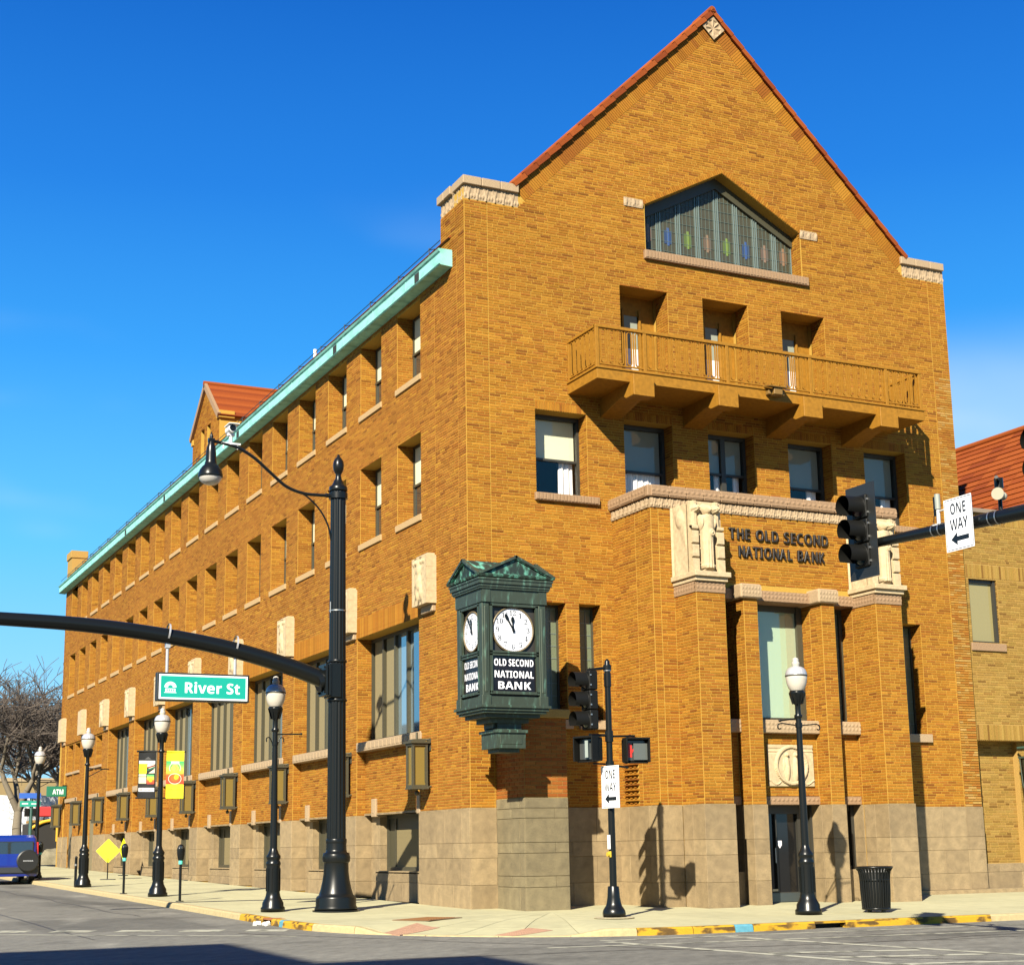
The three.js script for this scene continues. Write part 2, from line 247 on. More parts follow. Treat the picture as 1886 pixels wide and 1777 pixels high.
  const quadSlab = (P, mat, n = 1, dy = 0) => {   // P: 4 corners in x, z, anticlockwise seen from above
    const p = [], idx = [], q = (u, v) => [lerp(lerp(P[0][0], P[1][0], u), lerp(P[3][0], P[2][0], u), v), lerp(lerp(P[0][1], P[1][1], u), lerp(P[3][1], P[2][1], u), v)];
    for (let j = 0; j <= n; j++) for (let i = 0; i <= n; i++) { const [x, z] = q(i / n, j / n); p.push(x, topY(x, z) + dy, z); }
    for (let j = 0; j < n; j++) for (let i = 0; i < n; i++) { const a = j * (n + 1) + i; idx.push(a, a + 1, a + n + 2, a, a + n + 2, a + n + 1); }
    const ring = []; for (let i = 0; i < n; i++) ring.push(i); for (let j = 0; j < n; j++) ring.push(j * (n + 1) + n); for (let i = n; i > 0; i--) ring.push(n * (n + 1) + i); for (let j = n; j > 0; j--) ring.push(j * (n + 1));
    const b = p.length / 3; for (const k of ring) p.push(p[k * 3], p[k * 3 + 1] - 0.06, p[k * 3 + 2]);
    for (let i = 0; i < ring.length; i++) { const j = (i + 1) % ring.length; idx.push(ring[i], b + i, ring[j], ring[j], b + i, b + j); }
    const g = new THREE.BufferGeometry(); g.setAttribute('position', new THREE.Float32BufferAttribute(p, 3)); g.setIndex(idx); const h = g.toNonIndexed(); h.computeVertexNormals(); return h;
  };
  const slab = (P, mat, n) => part('paving_slab', quadSlab(P, mat, n), mat, pave, {});
  const J = 0.008, pick = () => pm[floor(rnd() * 4)];
  for (let z = -57; z < 2 - 0.1; z += 1.475) for (const [x0, x1] of [[-4.83, -3.3], [-3.3, -1.65], [-1.65, 0.0]]) slab([[x0 + J, z + J], [x0 + J, z + 1.475 - J], [x1 - J, z + 1.475 - J], [x1 - J, z + J]], pick(), 1);
  // corner fan
  for (let a = 0; a < 8; a++) for (const [r0, r1] of [[0.02, 1.7], [1.7, 3.2], [3.2, 4.5], [4.5, 5.83]]) { const t0 = a / 8 * PI / 2, t1 = (a + 1) / 8 * PI / 2, P = (r, t) => [1 - r * cos(t), 2 + r * sin(t)], e = J / r1; slab([P(r0 + J, t0 + e), P(r1 - J, t0 + e), P(r1 - J, t1 - e), P(r0 + J, t1 - e)].reverse(), pick(), r1 > 3 ? 6 : 2); }
  slab([[0 + J, -0.4], [0 + J, 2 - J], [1 - J, 2 - J], [1 - J, -0.4]], pick());
  for (let x = 1; x < 34; x += 1.5) for (const [z0, z1] of [[-0.4, 2], [2, 3.9], [3.9, 5.8], [5.8, 7.83]]) slab([[x + J, z0 + J], [x + J, z1 - J], [x + 1.5 - J, z1 - J], [x + 1.5 - J, z0 + J]], pick(), 1);
  structure('pavement_bed', sheet([-4.84, -2, 0.5], range(-57, 2, 59), (x, z) => gy(z) - 0.035, () => [1, 1, 1]), bed);
  { const g = new THREE.BufferGeometry(), p = []; for (let a = 0; a < 24; a++) { const t0 = a / 24 * PI / 2, t1 = (a + 1) / 24 * PI / 2; for (let k = 0; k < 6; k++) { const r0 = k, r1 = min(k + 1, 5.84), Q = (r, t) => { const x = 1 - r * cos(t), z = 2 + r * sin(t); return [x, topY(x, z) - 0.035, z]; }; p.push(...Q(r0, t0), ...Q(r1, t1), ...Q(r1, t0), ...Q(r0, t0), ...Q(r0, t1), ...Q(r1, t1)); } } g.setAttribute('position', new THREE.Float32BufferAttribute(p, 3)); g.computeVertexNormals(); structure('pavement_bed_001', geo([g]), bed); }
  structure('pavement_bed_002', sheet([1, 20, 34], range(-0.5, 7.84, 8), (x, z) => gy(z) - 0.035, () => [1, 1, 1]), bed);
  // pink ramp pads, rusty vault cover, pale brown strip by the wall
  const padM = std(.58, .33, .2, 0.9, { map: grainS, bumpMap: grain2, bumpScale: .004 });
  const padG = (P) => { const list = [quadSlab(P, padM, 3, 0.006)]; for (let i = 1; i < 8; i++) for (let j = 1; j < 8; j++) { const u = i / 8, v = j / 8, x = lerp(lerp(P[0][0], P[1][0], u), lerp(P[3][0], P[2][0], u), v), z = lerp(lerp(P[0][1], P[1][1], u), lerp(P[3][1], P[2][1], u), v); list.push(cyl(.02, .012, .008, x, topY(x, z) + 0.01, z, 0, 0, 0, 8)); } return list; };
  const pads = thing('tactile_pad', 'pink tactile pad on the corner ramp, the one nearer the mast pole and rusty cover', 'ramp pad', [0, 0, 0], 0, 'tactile pads on the corner ramp');
  part('pad_surface', padG([[-2.95, 3.95], [-4.05, 5.0], [-3.95, 5.55], [-2.75, 4.6]]), padM, pads);
  const pads2 = thing('tactile_pad', 'pink tactile pad on the corner ramp, the one nearer the pedestal signal pole', 'ramp pad', [0, 0, 0], 0, 'tactile pads on the corner ramp');
  part('pad_surface', padG([[-1.4, 5.7], [-2.5, 6.55], [-2.35, 6.95], [-1.2, 6.3]]), padM, pads2);
  const rust = std(.27, .12, .03, 0.9, { map: grain2 });
  const cov = thing('vault_cover', 'rusty brown metal vault cover set in the pavement at the corner', 'cover', [-2.35, topY(-2.35, 3.05) + 0.003, 3.05], 0.62);
  part('cover_plate', [box(1.15, 0.012, 0.75, 0, 0.004, 0), ...range(-.5, .5, 10).map((x) => box(0.03, 0.01, 0.66, x, 0.014, 0))], rust, cov); part('cover_frame', [box(1.27, 0.01, .06, 0, 0.005, .405), box(1.27, 0.01, .06, 0, 0.005, -.405), box(.06, .01, .75, .605, .005, 0), box(.06, .01, .75, -.605, .005, 0)], std(.2, .1, .04, .9), cov);
  // crosswalk paint, worn
  const wornT = tex(256, (u, v) => { const k = sm(-0.3, 0.05, per((a, b) => fbm(a, b, 21, 4), u, v, 7)); const s = lerp(.55, .95, k); return [s, s, s * .97]; });
  const paintM = std(.47, .46, .38, 0.85, { map: rep(wornT, 0.4) });
  const stripe = (name, pts, label) => { // polygon strip a->b with width w
    const list = pts.map(([x0, z0, x1, z1, w]) => { const dx = x1 - x0, dz = z1 - z0, l = hypot(dx, dz), nx = -dz / l * w / 2, nz = dx / l * w / 2, n = max(1, Math.round(l)), g = new THREE.BufferGeometry(), p = []; const Q = (t, s) => { const x = x0 + dx * t + nx * s, z = z0 + dz * t + nz * s; return [x, gy(z) + ROADY + 0.004, z]; }; for (let i = 0; i < n; i++) { const a = i / n, b = (i + 1) / n; p.push(...Q(a, -1), ...Q(a, 1), ...Q(b, 1), ...Q(a, -1), ...Q(b, 1), ...Q(b, -1)); } g.setAttribute('position', new THREE.Float32BufferAttribute(p, 3)); g.computeVertexNormals(); return g; });
    const m = new THREE.Mesh(geo(list), paintM); m.name = numbered(name); m.receiveShadow = true; m.userData = { kind: 'structure' }; scene.add(m);
  };
  stripe('crosswalk_marking', [[0.9, 8.9, 3.6, 19, .2], [-1.5, 8.9, 0.7, 19, .2], ...[12.3, 13.4, 14.8, 16.2].map((z, i) => [-.6 + i * .2, z, 1.7 + i * .3, z + .7, .22])]);
  stripe('crosswalk_marking', [[-1.5, 8.62, 14, 9.35, .12], [-3, 9.6, 16, 11.2, .14]]);
  stripe('crosswalk_marking', [0, 1, 2, 3, 4].map((i) => [-10.4 + i * 1.12, 0.0 + i * .62, -9.7 + i * 1.12, .39 + i * .62, .62]));
  stripe('crosswalk_marking', [[-5.6, 4.6, -13, -.9, .14]]);
  // tar-filled cracks wandering over the asphalt, and scraps of litter by the drain
  const tar = std(.05, .048, .045, .6), seams = [[[-13, 9.5], [14, 12.6]], [[-9.6, -40], [-9.1, 3.5]], [[-6.4, 3.2], [2.5, 17]], [[1, 11.4], [13, 10.4]], [[-7.3, -30], [-6.6, -4]], [[3, 9.3], [9, 16]]];
  const sg = []; for (const [a, b] of seams) { const n = 40, p = []; for (let i = 0; i <= n; i++) { const t = i / n, x = lerp(a[0], b[0], t) + .35 * fbm(t * 9, a[0], 3, 3), z = lerp(a[1], b[1], t) + .35 * fbm(t * 9, a[1], 7, 3); p.push([x, z]); } for (let i = 0; i < n; i++) { const [x0, z0] = p[i], [x1, z1] = p[i + 1], dx = x1 - x0, dz = z1 - z0, l = hypot(dx, dz), w = .016 + .012 * abs(N(i * .7, a[0])), nx = -dz / l * w, nz = dx / l * w, Y = (z) => gy(z) + ROADY + .0035; const g = new THREE.BufferGeometry(); g.setAttribute('position', new THREE.Float32BufferAttribute([x0 - nx, Y(z0 - nz), z0 - nz, x0 + nx, Y(z0 + nz), z0 + nz, x1 + nx, Y(z1 + nz), z1 + nz, x0 - nx, Y(z0 - nz), z0 - nz, x1 + nx, Y(z1 + nz), z1 + nz, x1 - nx, Y(z1 - nz), z1 - nz], 3)); g.computeVertexNormals(); sg.push(g); } }
  { const m = new THREE.Mesh(geo(sg), tar); m.name = 'tar_seam'; m.receiveShadow = true; m.userData = { kind: 'structure' }; scene.add(m); }
  const lit = thing('litter', 'small scraps of white litter in the gutter beside the rusty storm drain', 'litter', [-5.28, gy(.9) + ROADY, .95]); for (let i = 0; i < 4; i++) part('scrap', [box(rr(.06, .16), rr(.02, .06), rr(.05, .1), rr(-.25, .2), .03, rr(-.2, .3), rr(0, .5), rr(0, 3), rr(0, .5))], std(.7, .7, .66, .8), lit);
}

// ---------- the bank ----------
const bank = thing('bank_building', 'long orange brick bank building with steep gabled front, balcony and tall windows', 'building');
const W = 15.1, CX = 7.55, ZB = 1.83, ZEND = -53.9, BASE = 2.25;
const shapeFrom = (pts, holes = []) => { const s = new THREE.Shape(pts.map((p) => new THREE.Vector2(...p))); for (const h of holes) s.holes.push(new THREE.Path(h.map((p) => new THREE.Vector2(...p)))); return s; };
const R4 = ([x0, x1, y0, y1]) => [[x0, y0], [x1, y0], [x1, y1], [x0, y1]];
const slabOf = (pts, holes, depth) => new THREE.ExtrudeGeometry(shapeFrom(pts, holes), { depth, bevelEnabled: false });
const sideM = (g, x = 0, y = 0, z = 0) => g.applyMatrix4(M4(x, y, z, 0, -PI / 2));      // local x runs along +z, local z points out over the side street (-x)
const wallB = new Bricks(), sideB = new Bricks();

// openings of the gabled front
const apexY = 23.75, shL = 1.37, shR = 13.73, shY = 17.57;
const gwin = [[5.18, 16.5], [10.12, 16.5], [10.12, 17.78], [7.65, 19.1], [5.18, 17.78]];
const doorX = [4.35, 6.85, 9.35], rowD = [0, 1, 2, 3, 4].map((k) => 1.85 + 2.5 * k);
const frontHoles = [...doorX.map((x) => [x, x + 1.43, 12.66, 15.45]), ...rowD.map((x) => [x, x + 1.43, 9.77, 11.87]), [1.95, 2.58, 4.3, 7.1], [2.94, 3.54, 4.3, 7.1], [12.75, 13.41, 4.15, 7.1]];
{
  const pts = [[0, 0], [W, 0], [W, 17.35], [shR, 17.35], [shR, shY], [CX, apexY], [shL, shY], [shL, 17.35], [0, 17.35]];
  const wall = part('wall', [slabOf(pts, [gwin, ...frontHoles.map(R4)], 0.6).translate(0, 0, -0.6)], M.mortar, bank);
  const rake = (y) => (y > 17.05 ? clamp((y - 17.05) / (apexY - 17.05)) : 0);      // inside edge of the sloping soldier band
  const gapAt = (y) => (y > 16.5 && y < 19.1 ? (y < 17.78 ? [5.18, 10.12] : [lerp(5.18, 7.65, (y - 17.78) / 1.32), lerp(10.12, 7.65, (y - 17.78) / 1.32)]) : null);
  const spans = (y) => {
    let L = 0, Rr = W;
    if (y > 17.04) { L = 1.2 + (y - 16.80); Rr = W - L; if (L > CX - 0.1) return []; }
    let list = y < 17.04 ? [[0.005, 0.62], [0.625, 14.5], [14.505, W - .005]] : [[L, Rr]];
    const holes = frontHoles.filter((h) => y > h[2] && y < h[3] + (h[3] > 7.2 && h[3] < 12 ? 0.22 : 0)).map((h) => [h[0], h[1]]); const g = gapAt(y); if (g) holes.push([g[0] - .02, g[1] + .02]);
    for (const [h0, h1] of holes) list = list.flatMap(([p, q]) => (h1 <= p || h0 >= q ? [[p, q]] : [[p, h0], [h1, q]].filter(([i, j]) => j - i > 0.03)));
    return list;
  };
  layBricks(wallB, new V3(0, 0, 0), PX, PZ, BASE, 23.7, spans);
  // quoin strip of paler bricks on the right corner is laid over in its own colours
  // soldier bricks along the rakes
  for (const s of [-1, 1]) {
    const a = new V3(s < 0 ? shL : shR, shY, 0), b = new V3(CX, apexY, 0), u = b.clone().sub(a), len = u.length(); u.normalize(); const v = new V3(-u.y * s, u.x * s, 0).multiplyScalar(-1); if (v.y > 0) v.negate();
    let t = 0.0; while (t < len - 0.06) { const run = 1 + floor(rnd() * 7), c = brickCol(PAL.slice(0, 6)); for (let i = 0; i < run && t < len - .06; i++) { const k = rr(.97, 1.03); wallB.block(a, u, v, PZ, t + .003, t + .066, 0.01, 0.43, 0.012, c.map((q) => q * k)); t += 0.07; } }
  }
  // soldiers over the five windows and a rowlock edge round the gable window
  for (const x of rowD) for (let t = 0; t < 1.42; t += .068) wallB.block(new V3(x, 11.87, 0), PX, UP, PZ, t + .004, t + .062, 0.005, 0.21, 0.01, brickCol(PAL.slice(0, 6)));
  for (const [p, q] of [[[5.18, 17.78], [7.65, 19.1]], [[7.65, 19.1], [10.12, 17.78]]]) { const u = new V3(q[0] - p[0], q[1] - p[1], 0), l = u.length(); u.normalize(); const v = new V3(-u.y, u.x, 0); for (let t = 0; t < l; t += .07) wallB.block(new V3(...p, 0), u, v, PZ, t + .004, t + .064, 0.005, .13 + (rnd() < .3 ? .05 : 0), 0.014, brickCol(PAL.slice(0, 4))); }
  // reveals
  const jamb = (x, y0, y1, z0, z1, right) => face(wallB, new V3(x, 0, right ? z1 : z0), right ? NZ : PZ, right ? NX : PX, 0, z1 - z0, y0, y1);
  for (const h of frontHoles) { jamb(h[1], h[2], h[3], -0.58, 0, true); }
  jamb(10.12, 16.5, 17.78, -0.58, 0, true);
  part('wall', [slabOf([[0, 0], [W, 0], [W, 16.1], [CX, apexY - .6], [0, 16.1]], [], 0.4).translate(0, 0, ZEND)], M.mortar, bank);
  part('wall', [bx(W - .4, W, 0, 16.3, ZEND + .4, -0.6)], M.mortar, bank);
  wallB.build('bricks', wall);
}
// corner piers, frieze and coping of the gabled front
const leaf = (p, q) => (x, y) => { const u = ((x % p) + p) % p / p - 0.5; return 0.012 + 0.028 * exp(-((abs(u) - 0.28 * sm(0, q, y) * (1 - y / q * .3)) ** 2) / 0.004) + 0.02 * exp(-(u * u) / 0.002) + 0.03 * bump(abs(u), y, .34, q * .25, .14, q * .16, 1); };
for (const [x0, x1] of [[0, shL + .12], [shR - .12, W]]) {
  const z1 = -1.45;
  part('pier', [bx(x0 === 0 ? 0 : shR, x0 === 0 ? shL : W, 15.4, 17.06, z1, -0.6), bx(x0 + .04, x1 - .04, 17.04, 17.42, z1 + .04, -.03)], M.mortar, bank);
  part('frieze', [carve(x1 - x0, 0.36, 60, 18, leaf(.24, .36)).translate(x0, 17.06, -.01), sideM(carve(1.44, 0.36, 60, 18, leaf(.24, .36)), x0 + .03, 17.06, z1)], M.terraPale, bank);
  for (let i = 0; i < 3; i++) { const a = lerp(x0 - .06, x1, i / 3), b = lerp(x0 - .06, x1, (i + 1) / 3); part('coping_stone', [rb(a + .006, b - .006, 17.42, 17.64, -.6, .09, .02)], M.terraPale, bank); }
  for (let i = 0; i < 2; i++) part('coping_stone', [rb(x0 - .09, x0 + .5, 17.42, 17.64, z1 - .05 + i * .42, z1 - .05 + i * .42 + .41, .02)], M.terraPale, bank);
}
face(sideB, new V3(0, 0, -1.45), PZ, NX, 0, 1.445, 15.9, 17.05);
// apex ornament
part('apex_ornament', [carve(.5, .5, 30, 30, (x, y) => { const u = x - .25, v = y - .25, r = hypot(u, v), a = atan2(v, u); return .02 + (r < .23 ? .035 * max(0, cos(a * 8)) * sm(0, .1, r) : .03); }).translate(-.25, -.25, 0).rotateZ(PI / 4).translate(CX, apexY - .42, .02)], M.terraPale, bank);
// verge tiles up both rakes, ridge cap, main roof
{
  const len = hypot(CX - shL, apexY - shY), ang = atan2(apexY - shY, CX - shL), n = 19, tiles = [M.tile, M.tile2, M.tile3];
  for (const s of [-1, 1]) for (let i = 0; i < n; i++) {
    const t = (i + .5) / n * (len + .12), w = len / n;
    const g = geo([box(w * 1.05, .07, .95, 0, .06, 0, 0, 0, .05 * s), box(w * .99, .13, .06, 0, .03, .46, 0, 0, .05 * s), cyl(.07, .07, w * 1.02, 0, .09, .3, 0, 0, PI / 2, 10)]);
    g.rotateZ(s < 0 ? ang : -ang).translate(s < 0 ? shL + cos(ang) * t : shR - cos(ang) * t, shY + sin(ang) * t + .02, -.38);
    part('roof_tile', [g], tiles[floor(rnd() * 3)], bank);
  }
  part('ridge_cap', [cyl(.1, .1, .9, CX, apexY + .14, -.38, PI / 2, 0, 0, 14)], M.tile2, bank);
  const tl = [], rl = hypot(CX, apexY - 16.4), ra = atan2(apexY - 16.4, CX + .1);
  for (const s of [-1, 1]) for (let i = 0; i < 26; i++) tl.push(box(rl / 26 * 1.06, .04, 52.6, s * (rl / 26 * (i + .5)), 0, 0, 0, 0, -.05 * s).rotateZ(s < 0 ? ra : -ra));
  const g = geo(tl); part('roof', [g.translate(CX, apexY - .12, 0).translate(0, 0, -27.1)], M.tile, bank);
}
// granite base, cut into blocks with fine joints
const GR = [M.granite, M.granite2, M.granite3];
const baseRows = [[0, .52], [.52, 1.12], [1.12, 1.46], [1.46, BASE]];
function graniteRun(u0, u1, y0, y1, place, len = 1.35, parent = bank) { // place(u0,u1,y0,y1) -> geometry
  const bot = -0.6;
  for (const [k, [r0, r1]] of baseRows.entries()) {
    if (r1 <= y0 || r0 >= y1) continue; const a = k ? max(r0, y0) : (y0 <= 0 ? bot : y0), b = min(r1, y1); const n = max(1, Math.round((u1 - u0) / len)), off = k % 2 && n > 1 ? .5 : 0;
    let p = u0; for (let i = 0; i <= n; i++) { const q = min(u1, u0 + (i + 1 - off * (i < 99 ? 1 : 0)) * (u1 - u0) / n); if (q - p < .05) continue; part('granite_block', [place(p + .0025, q - .0025, a + .002, b - .002)], GR[floor(rnd() * 3)], parent); p = q; }
  }
}
const frontBlk = (zf, d) => (a, b, c, e) => rb(a, b, c, e, zf - d, zf, .008, 1);
const sideBlk = (xf, d) => (a, b, c, e) => rb(xf, xf + d, c, e, a, b, .008, 1);
graniteRun(0.0, 3.9, 0, BASE, frontBlk(.035, .3)); graniteRun(11.25, 14.5, .1, BASE, frontBlk(.035, .3)); graniteRun(14.5, W, .1, BASE, frontBlk(.035, .3));
part('plinth', [bx(11.2, W + 4, -.6, .1, -.2, .22)], M.granite2, bank);

// projecting entrance block
{
  const x0 = 3.93, x1 = 11.2, pl = [[4.52, 5.3], [9.68, 10.46]], np = [[6.18, 6.57], [8.44, 8.83]], topW = 9.22;
  const body = part('entrance_block', [bx(x0 + .0, 5.3, 0, topW, 0, ZB), bx(9.68, x1, 0, topW, 0, ZB), bx(5.3, 9.68, 7.28, topW, .9, ZB), bx(x0 + .01, x1 - .01, topW, 9.4, 0, ZB - .02),
    ...pl.map(([a, b]) => bx(a, b, 0, 7.3, ZB, 2.76)), ...np.map(([a, b]) => bx(a, b, 0, 7.1, .9, 2.22)), bx(5.3, 6.2, BASE + .2, 4.1, .9, 1.75), bx(6.57, 8.44, BASE + .25, 4.1, .9, 1.75), bx(8.83, 9.68, BASE + .2, 4.1, .9, 1.75)], M.mortar, bank);
  const B = new Bricks(), vent = [0.32, 0.92, 2.3, 3.5];
  // left flank with straight joints, and the vent grille
  face(B, new V3(x0, 0, 0), PZ, NX, 0.005, 1.09, BASE, topW, [vent]); face(B, new V3(x0, 0, 0), PZ, NX, 1.1, ZB - .004, BASE, topW);
  for (let r = 0; r < 10; r++) { const y = 2.3 + r * .12; for (let c = 0; c < 3; c++) { B.block(new V3(x0, 0, 0), PZ, UP, NX, vent[0] + c * .2, vent[0] + c * .2 + .09, y + .01, y + .11, .03, brickCol()); } B.block(new V3(x0, 0, 0), PZ, UP, NX, vent[0], vent[1], y + .075, y + .115, .075, brickCol()); }
  for (const [a, b, y0, y1] of [[x0 + .004, 4.13, BASE, topW], [4.137, 4.515, BASE, topW], [10.47, x1 - .004, BASE, topW], [5.31, 9.67, 7.5, topW]]) face(B, new V3(0, 0, ZB), PX, PZ, a, b, y0, y1);
  for (const [a, b] of pl) { face(B, new V3(0, 0, 2.76), PX, PZ, a + .004, b - .004, BASE, 7.06); face(B, new V3(a, 0, ZB), PZ, NX, 0.01, .926, BASE, 7.06); face(B, new V3(b, 0, 2.76), NZ, PX, 0.004, 1.4, BASE, 7.06); }
  for (const [a, b] of np) { face(B, new V3(0, 0, 2.22), PX, PZ, a + .004, b - .004, BASE, 7.1); face(B, new V3(a, 0, 1.3), PZ, NX, 0, .45, BASE, 7.1); face(B, new V3(a, 0, 1.3), PZ, NX, .46, .915, BASE, 7.1); }
  for (const [a, b] of [[5.31, 6.17], [6.58, 8.43], [8.84, 9.67]]) face(B, new V3(0, 0, 1.75), PX, PZ, a, b, BASE + .2, 3.95, a > 6.5 && a < 8 ? [[6.96, 8.29, 2.68, 3.68]] : []);
  face(B, new V3(9.68, 0, 1.3), PZ, NX, 0, .53, BASE, 7.1);
  B.build('bricks', body);
  // terracotta: lintel band with bosses, soffit bands, sills, pilaster collars
  const knob = (w, h, s = 9) => carve(w, h, Math.ceil(w * 40), 14, (x, y) => .012 + .018 * (0.5 + .5 * sin(x * 2 * PI * s)) * sm(0, .05, y) * sm(0, .05, h - y) * (.5 + .5 * cos(y * 60)));
  part('lintel_band', [bx(5.3, 9.68, 7.1, 7.36, 1.3, ZB + .09), knob(4.36, .24).translate(5.31, 7.11, ZB + .09)], M.terra, bank);
  for (const [a, b] of np) part('lintel_boss', [rb(a - .12, b + .1, 7.08, 7.44, 1.3, 2.32, .06, 3), knob(.55, .28, 11).translate(a - .09, 7.12, 2.31)], M.terraPale, bank);
  for (const [a, b] of pl) part('pilaster_collar', [bx(a - .012, b + .012, 7.06, 7.32, ZB, 2.775), knob(b - a, .24).translate(a, 7.07, 2.775), sideM(knob(.92, .24), a - .012, 7.07, ZB)], M.terra, bank);
  for (const [a, b] of [[5.3, 6.18], [6.57, 8.44], [8.83, 9.68]]) {
    part('sill', [rb(a + (a > 6.5 && a < 7 ? .02 : 0), b, 3.93, 4.25, 1.3, 1.92, .03), knob(b - a - .04, .27).translate(a + .02, 3.95, 1.91)], M.terraPale, bank);
    part('soffit_band', [bx(a, b, BASE + .0, BASE + .2, .9, 1.77), knob(b - a, .18, 8).translate(a, BASE + .01, 1.77)], M.terra, bank);
  }
  // coping: frieze course and cap, in separate stones
  const leaf2 = leaf(.2, .22);
  for (let i = 0; i < 15; i++) { const a = lerp(x0 - .02, x1 + .02, i / 15), b = lerp(x0 - .02, x1 + .02, (i + 1) / 15); part('frieze_block', [bx(a + .004, b - .004, 9.2, 9.44, ZB - .1, ZB + .02), carve(b - a - .008, .22, 22, 12, leaf2).translate(a + .004, 9.21, ZB + .02)], M.terraPale, bank); part('coping_stone', [rb(a + .005, b - .005, 9.46, 9.74, ZB - .6, ZB + .1, .025), knob(b - a - .02, .2, 7).translate(a + .01, 9.5, ZB + .1)], M.terra, bank); }
  for (let i = 0; i < 3; i++) { const a = i * .6, b = a + .595; part('frieze_block', [bx(x0 - .02, x0 + .1, 9.2, 9.44, a, b), sideM(carve(.59, .22, 22, 12, leaf2), x0 - .02, 9.21, a)], M.terraPale, bank); part('coping_stone', [rb(x0 - .1, x0 + .6, 9.46, 9.74, a, b + (i === 2 ? .1 : 0), .025), sideM(knob(.57, .2, 7), x0 - .1, 9.5, a + .01)], M.terra, bank); }
  part('roof', [bx(x0 + .3, x1 - .1, 9.4, 9.5, 0, ZB - .3)], M.granite3, bank);
  // granite of the block
  graniteRun(.01, ZB, 0, BASE, sideBlk(x0 - .04, .3), .9); graniteRun(x0 - .04, 4.5, 0, BASE, frontBlk(ZB + .035, .3)); graniteRun(10.5, x1, 0, BASE, frontBlk(ZB + .035, .3));
  for (const [a, b] of pl) { graniteRun(a - .03, b + .03, 0, BASE, frontBlk(2.79, .5)); graniteRun(ZB + .05, 2.29, 0, BASE, sideBlk(a - .03, .3), 2); graniteRun(1.2, 2.28, 0, BASE, sideBlk(b - .27, .3), 2); }
  for (const [a, b] of np) { graniteRun(a - .02, b + .02, 0, BASE, frontBlk(2.25, .4)); graniteRun(1.2, 1.84, 0, BASE, sideBlk(a - .02, b - a + .04), 2); }
  for (const [a, b] of [[5.3, 6.16], [8.85, 9.68]]) { part('granite_block', [bx(a, b, -.6, .72, .9, 1.8)], M.granite, bank); }
  graniteRun(1.2, 1.84, .7, BASE, (a, b, c, e) => rb(9.655, 9.9, c, e, a, b, .008, 1), 2);
  // limestone capitals with robed figures
  const fig = (x, y) => {
    const u = x - .44; let h = .0;
    h = max(h, abs(u) > .36 ? .02 : 0);
    if (y < 1.12) h = max(h, abs(u) > .25 ? .16 + (y % .33 < .03 ? -.06 : 0) : .02);               // stepped jambs beside the figure
    else h = max(h, abs(u) > .25 && abs(u) < .36 ? .1 : .03);
    const hw = y < .2 ? .2 - .08 * sm(.2, 0, y) : lerp(.155, .17, sm(.3, 1.0, y)); if (y > .1 && y < 1.38) { const q = 1 - (u / (hw + .06 * sm(.9, 1.25, y) * (1 - sm(1.3, 1.38, y)))) ** 2; if (q > 0) h = max(h, .06 + .2 * sqrt(q) + .012 * cos(u * 90) * sm(.9, .5, y)); }
    h = max(h, bump(u, y, .05, .95, .15, .16, .3) + (hypot(u - .05, y - .95) < .15 ? .015 * cos(hypot(u - .05, y - .95) * 90) : 0));             // scroll held at the waist
    h = max(h, bump(u, y, 0, 1.5, .105, .14, .33), bump(u, y, 0, 1.53, .13, .13, .24), bump(u, y, 0, 1.48, .022, .05, .37));                   // head, hair, nose
    for (const s of [-1, 1]) { h = max(h, bump(u, y, s * .27, 1.53, .11, .11, .22) + (hypot(u - s * .27, y - 1.53) < .11 ? .02 * cos(atan2(y - 1.53, u - s * .27) * 6) : 0)); h = max(h, bump(u, y, s * .17, 1.2, .06, .22, .24)); }
    if (y > .05 && y < .14 && abs(u) < .13) h = max(h, .16);
    return h;
  };
  for (const [a, b] of pl) {
    const c = part('figure_capital', [bx(a - .03, b + .03, 7.42, 9.2, ZB, 2.6), carve(.88, 1.72, 66, 110, fig).translate((a + b) / 2 - .44, 7.52, 2.6), rb(a - .1, b + .1, 7.42, 7.54, ZB, 2.92, .015), rb(a - .05, b + .05, 7.32, 7.44, ZB, 2.85, .015),
      sideM(carve(.72, 1.66, 30, 60, (x, y) => .01 + .03 * sm(.02, .04, abs(x - .36) - .3) + .02 * max(0, sin(y * 4 + x * 7)) * (x > .1 && x < .62 ? 1 : 0) + bump(x, y, .38, 1.3, .18, .2, .04)), a - .03, 7.54, ZB + .03)], M.lime, bank, { label: 'carved limestone capital of a robed standing figure' });
  }
  // medallion panel over the door
  const med = (x, y) => { const u = x - .66, v = y - .49, r = hypot(u / .47, v / .47); let h = .02 + (r < 1 ? (r > .86 ? .05 : .015) : 0); const g = (cx, s) => { h = max(h, bump(u, v, cx, -.08, .085, .33, .1), bump(u, v, cx, .25, .05, .06, .11), bump(u, v, cx + s * .09, .02, .03, .17, .07)); }; if (r < .86) { g(-.13, -1); g(.12, 1); } if (r > 1.02 && abs(v) > .2 && (abs(v - .38) < .02 || abs(v - .3) < .012)) h -= .015; if (r > 1.05 && v < -.33 && abs(v + .4 + .05 * cos(u * 14)) < .015) h += .02; return h; };
  part('medallion_panel', [bx(6.97, 8.28, 2.69, 3.67, 1.7, 1.78), carve(1.31, .98, 100, 76, med).translate(6.97, 2.69, 1.78)], M.lime, bank, { label: 'limestone panel with a round medallion of two figures' });
}

